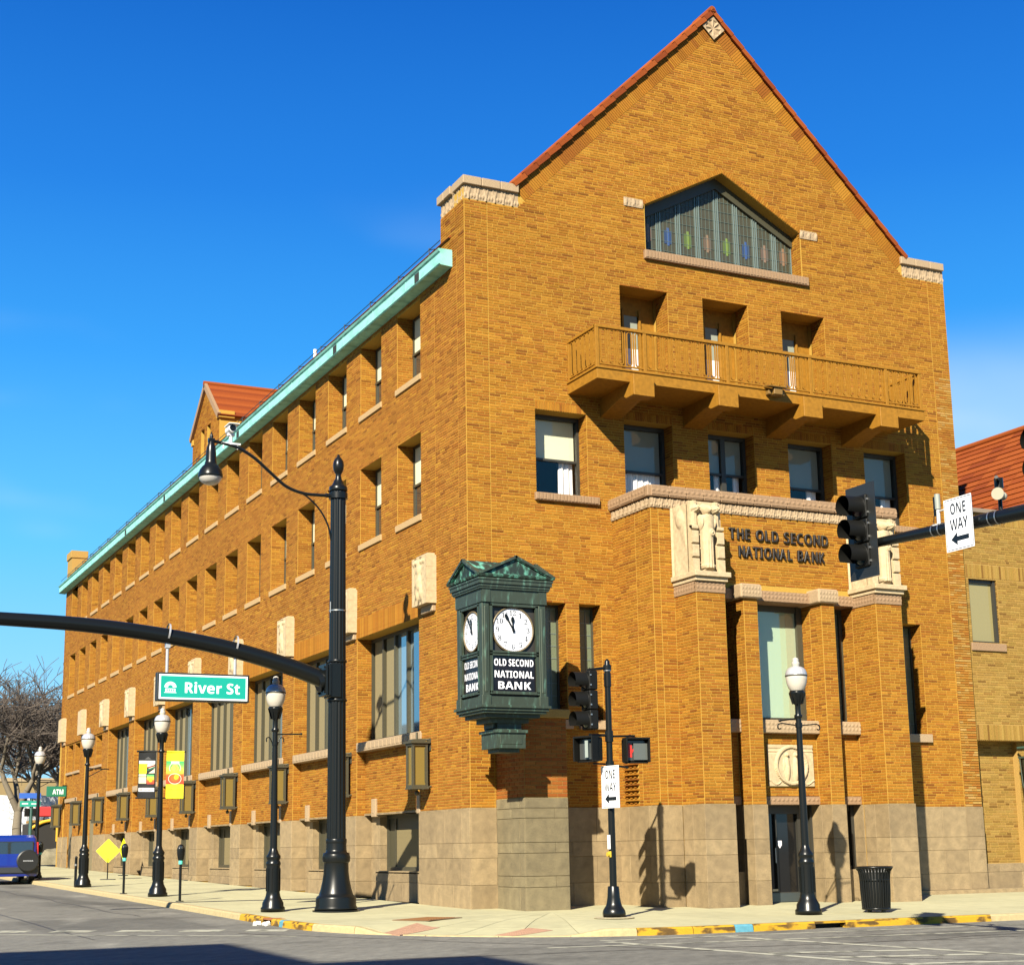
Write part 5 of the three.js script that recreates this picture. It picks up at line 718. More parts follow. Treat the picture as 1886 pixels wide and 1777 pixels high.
  for (const x of [-.8, .72]) part('hanger', [[x]].flatMap(() => [rod([x, .3, 0], [x, .98 - (x > 0 ? .12 : 0), 0], .035), box(.1, .14, .1, x, .92 - (x > 0 ? .15 : 0), 0), cyl(.21, .21, .04, x, 1.18 - (x > 0 ? .2 : 0), 0, 0, 0, PI / 2 - .12, 18, true)]), M.chrome, s);
}
// ---------- signals ----------
const VIS = phys(.008, .008, .007, .5, { side: THREE.DoubleSide });
function signalHead(name, label, pos, ry, plate, sp = .37) {     // local +z is the way it faces
  const t = thing(name, label, 'traffic signal', pos, ry), r = sp * .43;
  for (let i = -1; i <= 1; i++) {
    part('housing', [rb(-r * 1.08, r * 1.08, i * sp - sp / 2 + .004, i * sp + sp / 2 - .004, -.2, 0, .03)], M.housing, t);
    const v = new THREE.CylinderGeometry(r, r * 1.02, .3, 28, 1, true, -.72 * PI, 1.44 * PI).applyMatrix4(M4(0, 0, 0, PI / 2)).applyMatrix4(M4(0, i * sp, .15, 0, 0, PI)); const v2 = v.clone().scale(.96, 1, 1).translate(0, i * sp * .0, 0); void v2;
    const hood = new THREE.Group(); void hood; part('visor', [v, new THREE.TorusGeometry(r, .012, 6, 28).translate(0, i * sp, .005)], VIS, t);
    part('lens', [new THREE.SphereGeometry(r * 1.6, 24, 10, 0, 2 * PI, 0, .6).applyMatrix4(M4(0, i * sp, -r * 1.28, PI / 2))], [std(.012, .03, .02, .2), std(.045, .03, .008, .2), std(.05, .01, .008, .2)][i + 1], t);
  }
  if (plate) part('backplate', [slabOf([[-.33, -sp * 1.5 - .16], [.33, -sp * 1.5 - .16], [.33, sp * 1.5 + .16], [-.33, sp * 1.5 + .16]], [R4([-r * .95, r * .95, -sp * 1.45, sp * 1.45])], .02).translate(0, 0, -.06), ...range(0, 3, 3).map((i) => box(.6, .008, .03, 0, -sp * 1.5 - .03 - i * .03, -.05))], M.blackMatt, t);
  for (let i = -1; i <= 1; i++) part('door_latch', [box(.03, .03, .03, r * 1.1, i * sp + .1, -.03), box(.03, .03, .03, r * 1.1, i * sp - .1, -.03)], M.steel, t);
  return t;
}
const oneWay = () => canvasMat(384, 480, (x, w, h) => { x.fillStyle = '#f6f7fa'; x.fillRect(0, 0, w, h); x.strokeStyle = '#101214'; x.lineWidth = 7; x.beginPath(); x.roundRect(12, 12, w - 24, h - 24, 22); x.stroke(); x.fillStyle = '#0e0f10'; fit(x, 'ONE', w / 2, 100, 226, 140, 'bold SZpx sans-serif'); fit(x, 'WAY', w / 2, 242, 250, 140, 'bold SZpx sans-serif'); x.beginPath(); x.moveTo(70, 376); x.lineTo(158, 316); x.lineTo(158, 354); x.lineTo(318, 354); x.lineTo(318, 398); x.lineTo(158, 398); x.lineTo(158, 436); x.fill(); for (const [a, b] of [[192, 24], [192, 456]]) { x.fillStyle = '#999'; x.beginPath(); x.arc(a, b, 5, 0, 7); x.fill(); } }, .4);
const owM = oneWay();
function oneWaySign(label, pos, ry, w = .61, h = .76) { const s = thing('one_way_sign', label, 'road sign', pos, ry); part('sign_face', [new THREE.PlaneGeometry(w, h).translate(0, 0, .006)], owM, s, { uv: true }); part('plate', [slabOf([[-w / 2 + .03, -h / 2], [w / 2 - .03, -h / 2], [w / 2, -h / 2 + .03], [w / 2, h / 2 - .03], [w / 2 - .03, h / 2], [-w / 2 + .03, h / 2], [-w / 2, h / 2 - .03], [-w / 2, -h / 2 + .03]], [], .006).translate(0, 0, -.002)], M.steel, s); part('bracket', [box(.05, h * .9, .04, 0, 0, -.025)], M.steel, s); return s; }
{
  // right-hand mast arm reaching in over the crossing
  const t = thing('mast_arm_pole', 'black traffic mast arm reaching in from the right edge over the crossing', 'mast arm', [.2, 0, 0]);
  const a0 = [0, 5.74, 14.42], a1 = [0, 5.5, 19.6]; part('mast_arm', [rod(a0, a1, .07, 20, .125), cyl(.075, .075, .02, 0, 5.74, 14.41, PI / 2)], M.black, t);
  part('pole', [rod([0, -.3, 19.75], [0, 7.2, 19.75], .2, 24, .15), cyl(.3, .28, .5, 0, -.05, 19.75)], M.black, t);
  part('clamp', [15.72, 15.86, 16.86, 17.0].map((z) => cyl(.098 + (z - 15.7) * .01, .098 + (z - 15.7) * .01, .02, 0, 5.69 - (z - 15.4) * .045, z, PI / 2, 0, 0, 20, true)), M.steel, t);
  part('end_bracket', [box(.1, .12, .14, -.02, 5.74, 14.38), box(.04, .5, .05, -.06, 5.78, 14.35)], M.steel, t);
  signalHead('traffic_signal', 'black three light signal with back plate at the tip of the right mast arm', [.02, 5.93, 14.27], -PI / 2, true, .37);
  signalHead('traffic_signal', 'black three light signal cut off by the right edge of the picture', [.05, 6.02, 18.08], -PI / 2, true, .37);
  oneWaySign('white one way sign with black left arrow on the right mast arm', [.06, 5.65, 16.36], -PI / 2, .55, .74);
  const s = thing('detector', 'grey tube shaped detector standing on the right mast arm beside the sign', 'detector', [.2, 5.72, 15.8]); part('mast', [rod([0, 0, 0], [0, .3, 0], .028), box(.12, .03, .14, 0, .02, 0), rod([0, .22, 0], [0, .22, .22], .012), rod([0, .2, .14], [0, .26, .14], .01)], M.greyPaint, s); part('sensor_head', [cyl(.04, .04, .22, 0, .36, 0)], std(.3, .32, .27, .4), s); part('cable', [tube([[.0, .42, -.05], [0, .2, -.08], [0, .06, -.1], [0, .03, -.04]], .006, 20, 5), box(.05, .28, .03, 0, .3, -.05)], M.black, s);
  const d = thing('emergency_detector', 'pale horn shaped detector with dark top unit on the right mast arm', 'detector', [.2, 5.74, 17.02], .5); part('horn', [new THREE.CylinderGeometry(.085, .045, .17, 22).applyMatrix4(M4(-.06, .17, .02, 0, 0, PI / 2)), new THREE.SphereGeometry(.06, 14, 10).translate(.06, .17, .02)], std(.38, .35, .25, .4), d); part('top_unit', [cyl(.06, .06, .14, 0, .34, 0), rod([0, .36, 0], [-.18, .39, .03], .025)], M.black, d); part('stand', [rod([0, -.03, 0], [0, .12, 0], .03)], M.black, d);
}
{
  // pedestal pole on the corner
  const bxx = .9, bz = 4.9, y = gy(bz), t = thing('signal_pole', 'black pedestal signal pole with flared base at the front corner', 'signal pole', [bxx, y, bz]);
  part('footing', [lathe([[0, 0], [.4, .0], [.4, .025], [0, .025]], 32)], std(.6, .52, .32, .9, { map: grainS }), t); part('base', [lathe([[0, .025], [.235, .03], [.24, .1], [.225, .16], [.2, .2], [.17, .24], [.15, .3], [.13, .42], [.115, .62], [.06, .63]], 8)], M.black, t); part('shaft', [rod([0, .6, 0], [0, 4.98, 0], .072, 24, .06), cyl(.075, .075, .28, 0, 4.75, 0)], M.black, t); part('cap', [lathe([[.065, 4.98], [.08, 5.0], [.08, 5.05], [.055, 5.08], [.055, 5.13], [.03, 5.17], [0, 5.19]], 20)], M.black, t);
  part('mounting_arm', [rod([0, 5.0, 0], [-.46, 4.94, 0], .03), rod([0, 3.62, 0], [-.46, 3.62, 0], .03), rod([0, 3.6, 0], [.6, 3.62, 0], .022), rod([0, 3.04, -.05], [-.3, 3.06, -.16], .02), rod([0, 3.02, 0], [.42, 2.98, 0], .022), cyl(.085, .085, .1, 0, 5.0, 0), cyl(.085, .085, .22, 0, 3.6, 0), cyl(.085, .085, .1, 0, 3.05, 0), tube([[-.44, 4.98, .05], [-.36, 4.6, .07], [-.4, 4.2, .08], [-.36, 3.7, .06]], .01, 24, 5)], M.black, t);
  part('band', [5.02, 4.94, 3.7, 3.5, 3.08, 2.96].map((q) => cyl(.078, .078, .02, 0, q, 0, 0, 0, 0, 20)), M.steel, t);
  signalHead('traffic_signal', 'black three light signal without back plate on the pedestal pole', [bxx - .53, y + 4.32, bz], -PI / 2, false, .4);
  const ped = (name, label, pos, ry, hand) => { const p = thing(name, label, 'pedestrian signal', pos, ry); part('housing', [rb(-.24, .24, -.24, .24, -.16, .04, .03), rb(-.26, .26, .22, .26, -.05, .2, .01), rb(-.26, -.23, -.24, .24, 0, .2, .01), rb(.23, .26, -.24, .24, 0, .2, .01), rb(-.26, .26, -.26, -.23, 0, .06, .01)], M.housing, p); part('display', [box(.4, .4, .01, 0, 0, .045)], std(.05, .055, .055, .2), p); if (hand) { part('hand_symbol', [rb(-.19, -.09, -.14, .02, .05, .056, .002, 1), ...[0, 1, 2, 3].map((i) => rb(-.19 + i * .026, -.17 + i * .026, .02, .12 + (i % 3 ? .03 : 0), .05, .056, .002, 1)), box(.03, .1, .006, -.07, 0, .053, 0, 0, -.6)], std(.6, .03, .02, .5), p); part('visor_pane', [box(.3, .34, .01, .08, -.02, .09)], std(.1, .11, .1, .25), p); } else part('visor_pane', [box(.08, .34, .01, .04, 0, .12)], std(.28, .32, .29, .3), p); return p; };
  ped('pedestrian_signal', 'black pedestrian signal facing the side street, left of the pedestal pole', [bxx - .42, y + 3.34, bz - .1], -PI / 2 + .35, false);
  ped('pedestrian_signal', 'black pedestrian signal with red hand, right of the pedestal pole', [bxx + .6, y + 3.32, bz], -.15, true);
  oneWaySign('white one way sign with black left arrow on the pedestal pole', [bxx - .09, y + 2.58, bz + .16], -PI / 2 + .12, .6, .84);
  const b = thing('push_button', 'yellow push button with small white plate on the pedestal pole', 'push button', [bxx - .085, y + 1.25, bz + .02], -PI / 2); part('plate', [rb(-.05, .05, .1, .38, -.01, .01, .005)], M.whitePaint, b); part('button', [cyl(.045, .045, .05, 0, 0, .02, PI / 2), rb(-.045, .045, -.06, .06, -.03, .0, .01)], std(.6, .4, .03, .4), b);
}
// ---------- small street furniture ----------
{
  const t = thing('trash_can', 'black slatted steel trash can with flared rim on the pavement', 'trash can', [6.5, gy(6.05), 6.05]), n = 30;
  for (let i = 0; i < n; i++) { const a = i / n * 2 * PI, c = cos(a), s = sin(a); const g = new THREE.TubeGeometry(new THREE.CatmullRomCurve3([[.27, .06], [.29, .4], [.3, .72], [.32, .84], [.37, .91]].map(([r, y]) => new V3(r * c, y, r * s))), 10, .02, 5); part('slat', [g], M.black, t); }
  part('rim', [new THREE.TorusGeometry(.37, .022, 8, 40).rotateX(PI / 2).translate(0, .915, 0), new THREE.TorusGeometry(.29, .02, 8, 40).rotateX(PI / 2).translate(0, .66, 0), new THREE.TorusGeometry(.275, .025, 8, 40).rotateX(PI / 2).translate(0, .08, 0)], M.black, t); part('liner', [lathe([[0, .08], [.25, .08], [.275, .8], [.26, .8]], 28)], M.blackMatt, t); part('foot', [0, 1, 2, 3].map((i) => cyl(.03, .03, .08, .2 * cos(i * PI / 2), .03, .2 * sin(i * PI / 2))), M.black, t);
  const m = thing('parking_meter', '', 'parking meter', [0, 0, 0], 0, 'parking meters along the side street kerb');
  part('post', [rod([0, 0, 0], [0, .98, 0], .035, 14), cyl(.11, .1, .02, 0, .01, 0, 0, 0, 0, 18)], M.black, m); part('collar', [cyl(.055, .055, .09, 0, .99, 0)], M.teal, m);
  part('head', [lathe([[.05, 1.03], [.075, 1.06], [.1, 1.2], [.105, 1.32], [.095, 1.36], [.07, 1.42], [.03, 1.45], [0, 1.455]], 20).scale(1, 1, .7)], M.black, m); part('window', [new THREE.SphereGeometry(.06, 14, 8).scale(1, .7, .5).translate(0, 1.37, .045)], M.glass, m);
  const P = [[-4.62, -8.1, 'right of the bannered lamp post'], [-4.78, -14.2, 'in front of the yellow diamond sign'], [-4.5, -31, 'beside the blue car']];
  P.forEach(([x, z, d], i) => { const l = 'black parking meter with teal collar ' + d; if (i) copyOf(m, 'parking_meter', l, [x, gy(z), z]); else { m.position.set(x, gy(z), z); m.userData.label = l; } });
  const p = thing('bollard_post', 'short thin black post standing just left of the fourth lamp', 'post', [-4.9, gy(-21.2), -21.2]); part('post', [rod([0, 0, 0], [0, .95, 0], .045, 14), new THREE.SphereGeometry(.05, 12, 8).translate(0, .96, 0)], M.black, p); part('reflector', [cyl(.05, .05, .06, 0, .72, 0)], M.steel, p);
  const dm = canvasMat(512, 512, (x, w) => { x.fillStyle = '#dbe000'; x.fillRect(0, 0, w, w); x.fillStyle = '#3c4000'; fit(x, 'CAUTION', 256, 170, 190, 52); fit(x, 'PEDESTRIAN', 256, 262, 330, 56); fit(x, 'EXIT', 256, 356, 110, 52); }, .5);
  const dia = (name, label, pos, ry) => { const d = thing(name, label, 'warning sign', pos, ry), g = new THREE.CircleGeometry(.46, 4).translate(0, 1.08, .012); part('sign_face', [g], dm, d, { uv: true }); part('plate', [box(.64, .64, .012, 0, 0, 0, 0, 0, PI / 4).translate(0, 1.08, .003)], std(.75, .8, .02, .5), d); part('post', [rod([0, 0, 0], [0, .8, 0], .022)], M.black, d); part('foot', [rb(-.26, .3, 0, .03, -.12, .12, .01)], M.blackMatt, d); };
  dia('warning_sign', 'bright yellow diamond caution sign on a short stand, facing the street corner', [-2.35, gy(-28.6), -28.6], -.35); dia('warning_sign', 'bright yellow diamond sign seen nearly edge on beside the wall', [-.62, gy(-34), -34], -1.42);
}

// ---------- neighbour on the right ----------
{
  const a = thing('annex_building', 'lower yellow brick building with red tiled roof right of the bank', 'building'), zf = -.3, x0 = W + .02, x1 = 26, B = new Bricks();
  const hs = [[15.49, 16.52, 6.74, 8.55], [19.5, 20.6, 6.74, 8.55], [22.8, 23.9, 6.74, 8.55]];
  const w = part('wall', [slabOf(R4([x0, x1, 4.05, 10.5]), hs.map(R4), .6).translate(0, 0, zf - .6), bx(x0, x1, -.5, 4.05, zf - 1.2, zf - .45), bx(17.05, 17.6, -.5, 4.05, zf - .45, zf - .28), bx(x1 - .3, x1, -.5, 10.5, -30, zf - .6), bx(x0, x1, -.5, 10.3, -30, -29.6)], M.mortarPale, a);
  const bands = (y) => (y > 8.57 && y < 8.98) || (y > 4.06 && y < 4.5) || (y > 10.1);
  layBricks(B, new V3(0, 0, zf), PX, PZ, 4.5, 8.57, cut(x0 + .005, x1, hs), { pal: PALT }); layBricks(B, new V3(0, 0, zf), PX, PZ, 8.98, 10.1, cut(x0 + .005, x1, []), { pal: PALT });
  for (const [y0, y1] of [[8.58, 8.96], [4.06, 4.48], [10.12, 10.45]]) for (let x = x0; x < x1 - .07; x += .072) B.block(new V3(0, 0, zf), PX, UP, PZ, x + .005, x + .066, y0, y1, .011, brickCol(PALT));
  layBricks(B, new V3(0, 0, zf - .45), PX, PZ, .76, 4.05, cut(x0, 17.04, []), { pal: PALT }); layBricks(B, new V3(0, 0, zf - .28), PX, PZ, .76, 4.05, cut(17.06, 17.59, []), { pal: PALT }); layBricks(B, new V3(0, 0, zf - .45), PX, PZ, .76, 4.05, cut(17.61, x1, []), { pal: PALT }); void bands;
  for (const h of hs) face(B, new V3(h[1], 0, zf), NZ, NX, 0, .4, h[2], h[3], [], { pal: PALT });
  B.build('bricks', w);
  for (const h of hs) { const m = part('window', [bx(h[0], h[0] + .07, h[2], h[3], zf - .2, zf - .1), bx(h[1] - .1, h[1], h[2], h[3], zf - .2, zf - .06), bx(h[0] + .07, h[1] - .1, h[3] - .1, h[3], zf - .2, zf - .1), bx(h[0] + .07, h[1] - .1, h[2], h[2] + .07, zf - .2, zf - .1)], M.frameDark, a); part('pane', [bx(h[0] + .07, h[1] - .1, h[2] + .07, h[3] - .1, zf - .17, zf - .16)], std(.27, .23, .1, .12, {}), m); part('sill', [rb(h[0] - .08, h[1] + .14, h[2] - .22, h[2], zf - .3, zf + .06, .015)], M.terra, a); }
  graniteRun(x0, x1, 0, .74, frontBlk(zf - .05, .5), 1.5, a);
  part('coping_stone', [rb(x0, x1, 10.45, 10.58, zf - .5, zf + .1, .02)], std(.22, .17, .12, .7), a);
  // tiled slope facing the bank, ridge running away from the street
  const ex = 16.6, rx = 22, ey = 14.51 - (22 - 16.6) * 1.05, ry = 14.51, n = 26, len = hypot(rx - ex, ry - ey), an = atan2(ry - ey, rx - ex), mats = [M.tile, M.tile2, M.tile3, M.tile2];
  const course = []; 
  for (let i = 0; i < n; i++) { const t = (i + .5) / n * len, near = []; for (let j = 0; j < 10; j++) { const z = -.9 - j * .62; if (i > 4) part('roof_tile', [box(len / n * 1.16, .05, .6, 0, .015 + .006 * rnd(), 0, 0, 0, -.11).rotateZ(an).translate(ex + cos(an) * t, ey + sin(an) * t, z - .31)], mats[floor(rnd() * 4)], a); else near.push(0); } course.push(box(len / n * 1.16, .05, 21, 0, .015, 0, 0, 0, -.11).rotateZ(an).translate(ex + cos(an) * t, ey + sin(an) * t, i > 4 ? -17.6 : -11.4)); }
  part('roof', course, M.tile2, a); part('roof_slope', [box(len, .05, 27, 0, 0, 0).rotateZ(-an).translate(rx + (rx - ex) / 2, (ry + ey) / 2, -14.4)], M.tile, a);
  part('gable', [slabOf([[18.3, 10.4], [25.7, 10.4], [rx, ry - .15]], [], .2).translate(0, 0, -1.12)], M.mortarPale, a);
  part('ridge_cap', [cyl(.11, .11, 27, rx, ry + .06, -14.4, PI / 2, 0, 0, 12)], M.tile2, a);
}
{ // lantern of the annex, cut by the frame
  const l = thing('bracket_lantern', 'dark green metal lantern on the yellow brick wall at the right edge', 'wall lantern', [16.86, 3.2, .1]);
  part('frame', [...range(0, 8, 8).map((i) => rod([-.17 + i * .0425, -.4, .17], [-.2 + i * .05, .36, .2], .012, 5)), box(.46, .05, .46, 0, .38, 0), box(.36, .05, .36, 0, -.42, 0), ...[-1, 1].flatMap((s) => [-1, 1].map((q) => rod([s * .17, -.4, q * .17], [s * .2, .36, q * .2], .018, 5)))], std(.05, .07, .05, .5), l);
  part('glass_panel', [new THREE.CylinderGeometry(.265, .225, .76, 4, 1).rotateY(PI / 4)], std(.09, .085, .05, .3), l); part('bracket', [rod([.05, .4, 0], [.05, .7, -.05], .05), rod([.05, .66, 0], [.05, .66, -.5], .04), new THREE.ConeGeometry(.18, .28, 12).rotateX(PI).translate(0, -.58, 0)], std(.04, .08, .06, .5), l);
}
// ---------- far end of the side street ----------
{ // bare tree
  const t = thing('bare_tree', 'large bare winter tree with pale forked trunk beyond the far corner of the bank', 'tree', [1.0, gy(-66), -66]);
  const limbs = [], twigs = [], bark = std(.24, .2, .14, .95, { map: grain2 }), tw = std(.12, .095, .075, .95);
  const grow = (p, d, len, r, lv) => {
    let q = p.clone(), dir = d.clone(); const n = lv > 3 ? 2 : 3;
    for (let i = 0; i < n; i++) { const e = q.clone().addScaledVector(dir, len / n), r1 = r * lerp(1, .66, (i + 1) / n), r0 = r * lerp(1, .66, i / n); (lv < 3 ? limbs : twigs).push(rod(q.toArray(), e.toArray(), max(r0, .016), lv < 2 ? 8 : lv < 4 ? 5 : 3, max(r1, .012))); q = e; dir.add(new V3(rr(-.22, .22), rr(-.12, .16) - (lv > 3 ? .12 : 0), rr(-.22, .22))).normalize(); if (lv > 1 && lv < 6 && i < n - 1 && rnd() < .9) grow(q, dir.clone().add(new V3(rr(-.9, .9), rr(-.3, .5), rr(-.9, .9))).normalize(), len * .7, r1 * .55, lv + 1); }
    if (lv < 6) { const k = lv === 0 ? 4 : 3; for (let i = 0; i < k; i++) { const a = i / k * 2 * PI + rr(0, 1.5), s = lv === 0 ? .62 : .75; grow(q, dir.clone().multiplyScalar(.9).add(new V3(cos(a) * s, rr(-.1, .3), sin(a) * s)).normalize(), len * rr(.66, .9), r * .6, lv + 1); } }
  };
  grow(new V3(0, -.1, 0), new V3(.03, 1, .02), 2.7, .3, 0);
  part('trunk', limbs, bark, t); part('crown', twigs, tw, t);
  t.scale.setScalar(1.2); t.position.x = -.3;
  const t2 = copyOf(t, 'bare_tree', 'second bare winter tree standing farther back behind the white box trailer', [-.6, gy(-84), -84], 2.1); t2.scale.setScalar(1.3); const t3 = copyOf(t, 'bare_tree', 'third bare winter tree, hidden mostly by the corner of the bank', [3.2, gy(-78), -78], 4.0); t3.scale.setScalar(1.15);
}
{
  const wht = std(.82, .82, .82, .5), v = thing('box_trailer', 'large white box trailer behind the bare tree', 'trailer', [1.9, gy(-76) - .1, -76], .05);
  part('body', [rb(-3, 2.6, 1.1, 4.35, -1.3, 1.3, .05)], wht, v); part('undercarriage', [bx(-2.9, 2.5, .75, 1.1, -1.1, 1.1)], M.blackMatt, v); for (const x of [-2, 1.4, 2.1]) part('wheel', [cyl(.45, .45, 2.4, x, .45, 0, PI / 2)], M.blackMatt, v); part('ribs', range(-2.8, 2.4, 13).map((x) => bx(x, x + .03, 1.15, 4.3, 1.3, 1.315)), std(.75, .75, .75, .5), v);
  const c = thing('parked_van', 'white vehicle at the left edge, partly hidden by the blue car', 'van', [-2.4, gy(-74) - .1, -74], .05); part('body', [rb(-2, 1.6, .5, 1.9, -.9, .9, .15, 3), rb(-1.4, 1.2, 1.8, 2.6, -.85, .85, .2, 3)], wht, c); part('window', [bx(-1.2, 1.0, 1.95, 2.45, .83, .87), bx(1.1, 1.22, 1.95, 2.4, -.7, .7)], M.glass, c); for (const x of [-1.2, 1]) part('wheel', [cyl(.36, .36, 1.86, x, .36, 0, PI / 2)], M.blackMatt, c);
  const k = thing('drive_canopy', 'dark drive through opening with yellow trim beyond the far corner of the bank', 'canopy', [1.45, gy(-62), -62]); part('trim', [tube([[-1.5, 2.1, .0], [-.9, 2.42, 0], [-.2, 2.55, 0], [.6, 2.6, 0]], .1, 20, 6).scale(1, 1, .6), rb(-.12, .16, 1.3, 2.7, -.1, .1, .02)], std(.75, .42, .02, .6), k); part('shell', [bx(-1.6, 2.4, .3, 2.35, -3, -.08)], std(.02, .018, .015, .9), k); part('roof', [bx(-1.4, 2.4, 2.4, 2.55, -3, -.05)], std(.3, .17, .03, .8), k);
  const rd = thing('red_awning', 'small red awning above the yellow trimmed opening', 'awning', [.95, gy(-64), -64]); part('cloth', [rb(-.5, .5, 2.75, 3.35, -.3, .3, .08, 3)], std(.5, .03, .03, .7), rd); part('post', [rod([0, 0, -.1], [0, 2.8, -.1], .04)], M.black, rd);
  const md = thing('dirt_mound', 'low pale gravel mound beyond the far corner of the pavement', 'mound', [1.6, gy(-60.5), -60.2]); const mg = new THREE.SphereGeometry(1, 40, 20, 0, 2 * PI, 0, PI / 2).scale(1.9, .95, 1.1), p = mg.attributes.position; for (let i = 0; i < p.count; i++) { const x = p.getX(i), y = p.getY(i), z = p.getZ(i), k = 1 + .35 * fbm(x * 1.6, z * 1.6, y, 4); p.setXYZ(i, x * k, y * k, z * k); } mg.computeVertexNormals(); part('heap', [mg], std(.34, .3, .2, .95, { map: granite1 }), md);
  const sp = thing('street_sign_post', 'pole with blue and green street name blades beside the bare tree', 'street sign', [-2.3, gy(-48), -48]); part('post', [rod([0, 0, 0], [0, 3.75, 0], .09, 14), lathe([[0, 0], [.2, 0], [.18, .3], [.1, .5]], 16)], std(.03, .09, .08, .5), sp);
  const blade = (bg, tx) => canvasMat(256, 64, (x, w, h) => { x.fillStyle = bg; x.fillRect(0, 0, w, h); x.fillStyle = '#dfeee8'; fit(x, tx, w / 2, h / 2 + 2, 170, 40); }); void blade;
  part('name_blade', [box(1.05, .26, .03, -.1, 3.62, .1)], std(.03, .12, .5, .5), sp); part('name_blade', [box(.98, .28, .03, -.08, 3.22, .1)], std(.01, .3, .22, .5), sp); part('lettering', [box(.3, .07, .004, -.33, 3.23, .118), box(.26, .06, .004, .1, 3.22, .118)], std(.6, .75, .7, .6), sp); part('signal_box', [rb(-.32, -.1, 2.6, 3.0, -.1, .12, .03), rb(.1, .3, 2.6, 3.0, -.1, .12, .03)], M.housing, sp);
  const bl = thing('tan_building', 'tan low building far down the side street behind the tree', 'building', [2, gy(-105), -105]); const tb = part('wall', [bx(-16, 12, -1, 6.4, -10, 0)], std(.42, .3, .13, .9, { map: grain2 }), bl); void tb; part('parapet', [bx(-16.1, 12.1, 6.4, 6.7, -10.1, .1)], std(.4, .3, .17, .9), bl); for (let i = 0; i < 9; i++) { const m = part('window', [bx(-15 + i * 3, -13.4 + i * 3, 2.2, 4.2, 0, .06)], M.frameDark, bl); part('pane', [bx(-14.9 + i * 3, -13.5 + i * 3, 2.3, 4.1, .06, .07)], M.glass, m); }
  // dull thicket of far trees low on the skyline
  const far = thing('far_trees', 'grey brown row of distant bare trees on the skyline at the far left', 'tree row'); far.userData.kind = 'stuff'; const fl = []; for (let i = 0; i < 900; i++) { const x = rr(-40, 30), z = rr(-150, -135), h = rr(4, 9.5); fl.push(rod([x, 0, z], [x + rr(-1, 1), h, z + rr(-1, 1)], .09, 3, .02)); for (let j = 0; j < 4; j++) { const y = h * rr(.4, .9); fl.push(rod([x, y, z], [x + rr(-1.6, 1.6), y + rr(.5, 1.6), z], .04, 3, .01)); } } part('branches', fl, std(.2, .17, .15, .95), far, { kind: 'stuff' });
}
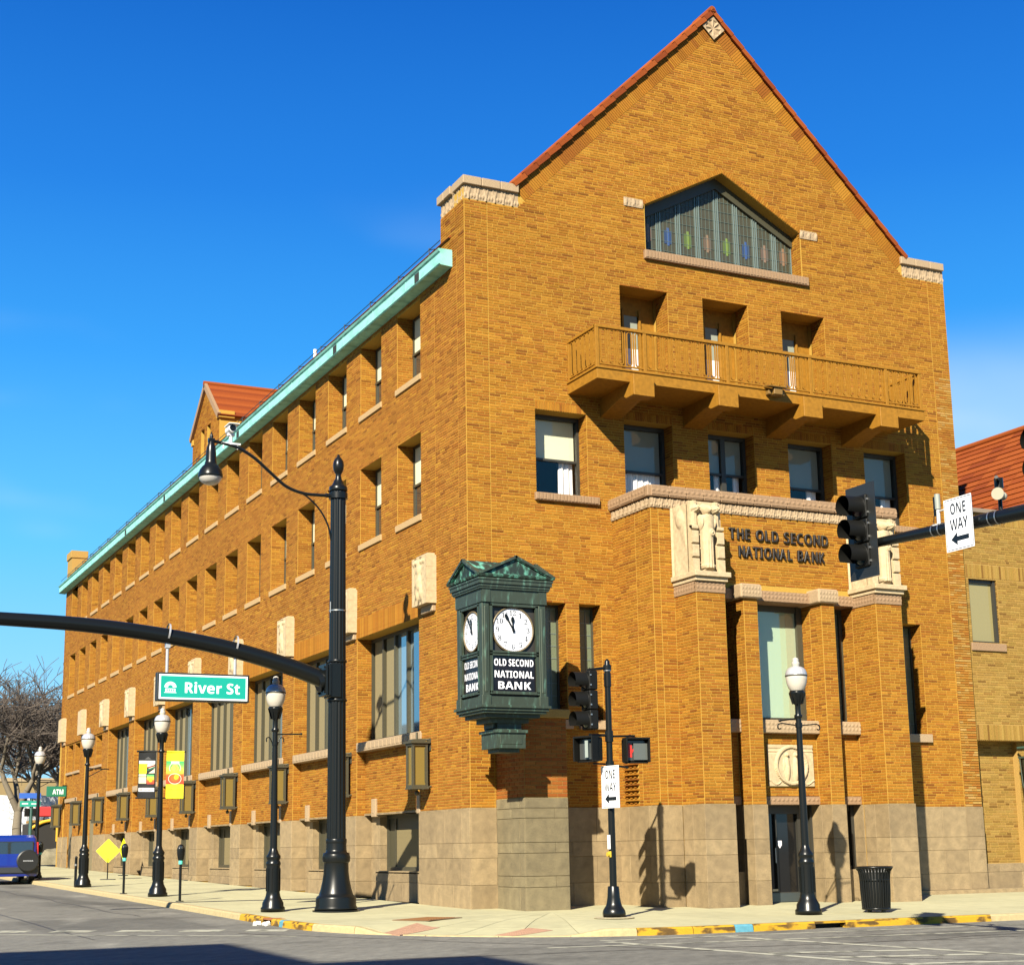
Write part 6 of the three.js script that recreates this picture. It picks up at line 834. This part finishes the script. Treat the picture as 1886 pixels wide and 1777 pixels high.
{ // blue car parked by the kerb, seen from behind
  const c = thing('parked_car', 'blue estate car seen from behind, spare wheel in a black cover, at the left edge', 'car', [-5.72, gy(-31) + ROADY, -29.2]), blue = new THREE.MeshPhysicalMaterial({ color: new THREE.Color().setRGB(.006, .018, .17), roughness: .3, clearcoat: 1, clearcoatRoughness: .05 });
  const prof = (pts, w, b) => new THREE.ExtrudeGeometry(shapeFrom(pts), { depth: w - 2 * b, bevelEnabled: true, bevelSize: b, bevelThickness: b, bevelSegments: 4 }).translate(0, 0, -w / 2 + b).rotateY(PI / 2);   // local x of the profile -> -z (forward)
  part('body', [prof([[.05, .42], [4.3, .42], [4.4, .7], [4.2, .98], [3.2, 1.06], [.05, 1.02], [0, .7]], 1.76, .13), prof([[.06, 1.0], [3.15, 1.0], [2.4, 1.6], [2.1, 1.68], [.35, 1.68], [.2, 1.62]], 1.62, .14)], blue, c);
  part('rear_window', [rb(-.68, .68, 1.06, 1.58, -.1, .06, .05).rotateX(-.12).translate(0, .02, .14)], M.glass, c); part('side_window', [bx(.79, .82, 1.1, 1.52, -2.4, -.3), bx(-.82, -.79, 1.1, 1.52, -2.4, -.3)], M.glass, c);
  part('bumper', [rb(-.88, .88, .38, .68, -.15, .12, .06, 3)], std(.03, .035, .04, .5), c);
  for (const s of [-1, 1]) part('tail_light', [rb(s * .8 - .08, s * .8 + .08, 1.04, 1.56, -.2, .02, .03).rotateX(-.1)], new THREE.MeshPhysicalMaterial({ color: new THREE.Color().setRGB(.5, .02, .01), roughness: .15, clearcoat: 1 }), c);
  part('spare_wheel_cover', [cyl(.4, .41, .2, .45, .86, .14, PI / 2, 0, 0, 36), cyl(.41, .37, .03, .45, .86, .255, PI / 2, 0, 0, 36)], std(.012, .013, .013, .45), c);
  const badge = canvasMat(256, 48, (x, w, h) => { x.fillStyle = '#0c0d0d'; x.fillRect(0, 0, w, h); x.fillStyle = '#a9adb0'; fit(x, 'HONDA', w / 2, h / 2 + 2, 220, 40); }); part('cover_lettering', [new THREE.PlaneGeometry(.44, .085).translate(.45, .86, .272)], badge, c, { uv: true });
  const plate = canvasMat(256, 128, (x, w, h) => { x.fillStyle = '#e8e8f0'; x.fillRect(0, 0, w, h); x.fillStyle = '#a02040'; x.fillRect(10, 8, w - 20, 20); x.fillStyle = '#33406a'; x.fillRect(30, 50, 26, 50); x.fillRect(70, 50, 26, 50); x.fillRect(120, 50, 26, 50); x.fillRect(160, 50, 26, 50); x.fillRect(200, 50, 24, 50); }); part('licence_plate', [new THREE.PlaneGeometry(.34, .17).translate(-.42, .85, .085)], plate, c, { uv: true }); part('plate_recess', [box(.4, .24, .02, -.42, .85, .07)], blue, c);
  for (const z of [-.85, -3.4]) for (const x of [-.74, .74]) { const w = part('wheel', [cyl(.34, .34, .2, x, .34, z, 0, 0, PI / 2, 28)], M.blackMatt, c); part('rim', [cyl(.2, .2, .21, x, .34, z, 0, 0, PI / 2, 20)], M.steel, w); }
  part('underside', [bx(-.75, .75, .28, .45, -4.2, -.1)], M.blackMatt, c);
}
// ---------- across the street, outside the picture: what casts the shadow on the road and what the windows mirror ----------
{
  const mk = (name, label, x0, x1, z0, z1, h, m, faceE) => { const b = thing(name, label, 'building'); part('wall', [bx(x0, x1, -1, h, z0, z1)], m, b); part('parapet', [bx(x0 - .15, x1 + .15, h, h + .3, z0 - .15, z1 + .15)], M.sill, b); for (let y = 1; y < h - 2; y += 3.4) for (let z = z0 + 1.5; z < z1 - 2; z += 3.2) { const w = part('window', [bx(x1, x1 + .08, y, y + 2, z, z + 1.3)], M.frameDark, b); part('pane', [bx(x1 + .08, x1 + .09, y + .1, y + 1.9, z + .1, z + 1.2)], M.glass, w); } };
  mk('corner_shop', 'plain brick building behind the viewer across the side street', -45, -24.7, 23.6, 60, 15.6, std(.3, .14, .07, .9, { map: grain2 }));
  mk('corner_shop', 'lower wing of the plain brick building behind the viewer', -24.5, -22.1, 28.3, 60, 15.6, std(.3, .14, .07, .9, { map: grain2 }));
  mk('row_building', 'low grey brick building across the side street', -40, -24, -92, -36, 9.4, std(.16, .17, .14, .9, { map: grain2 }));
}
renderer.render(scene, camera);
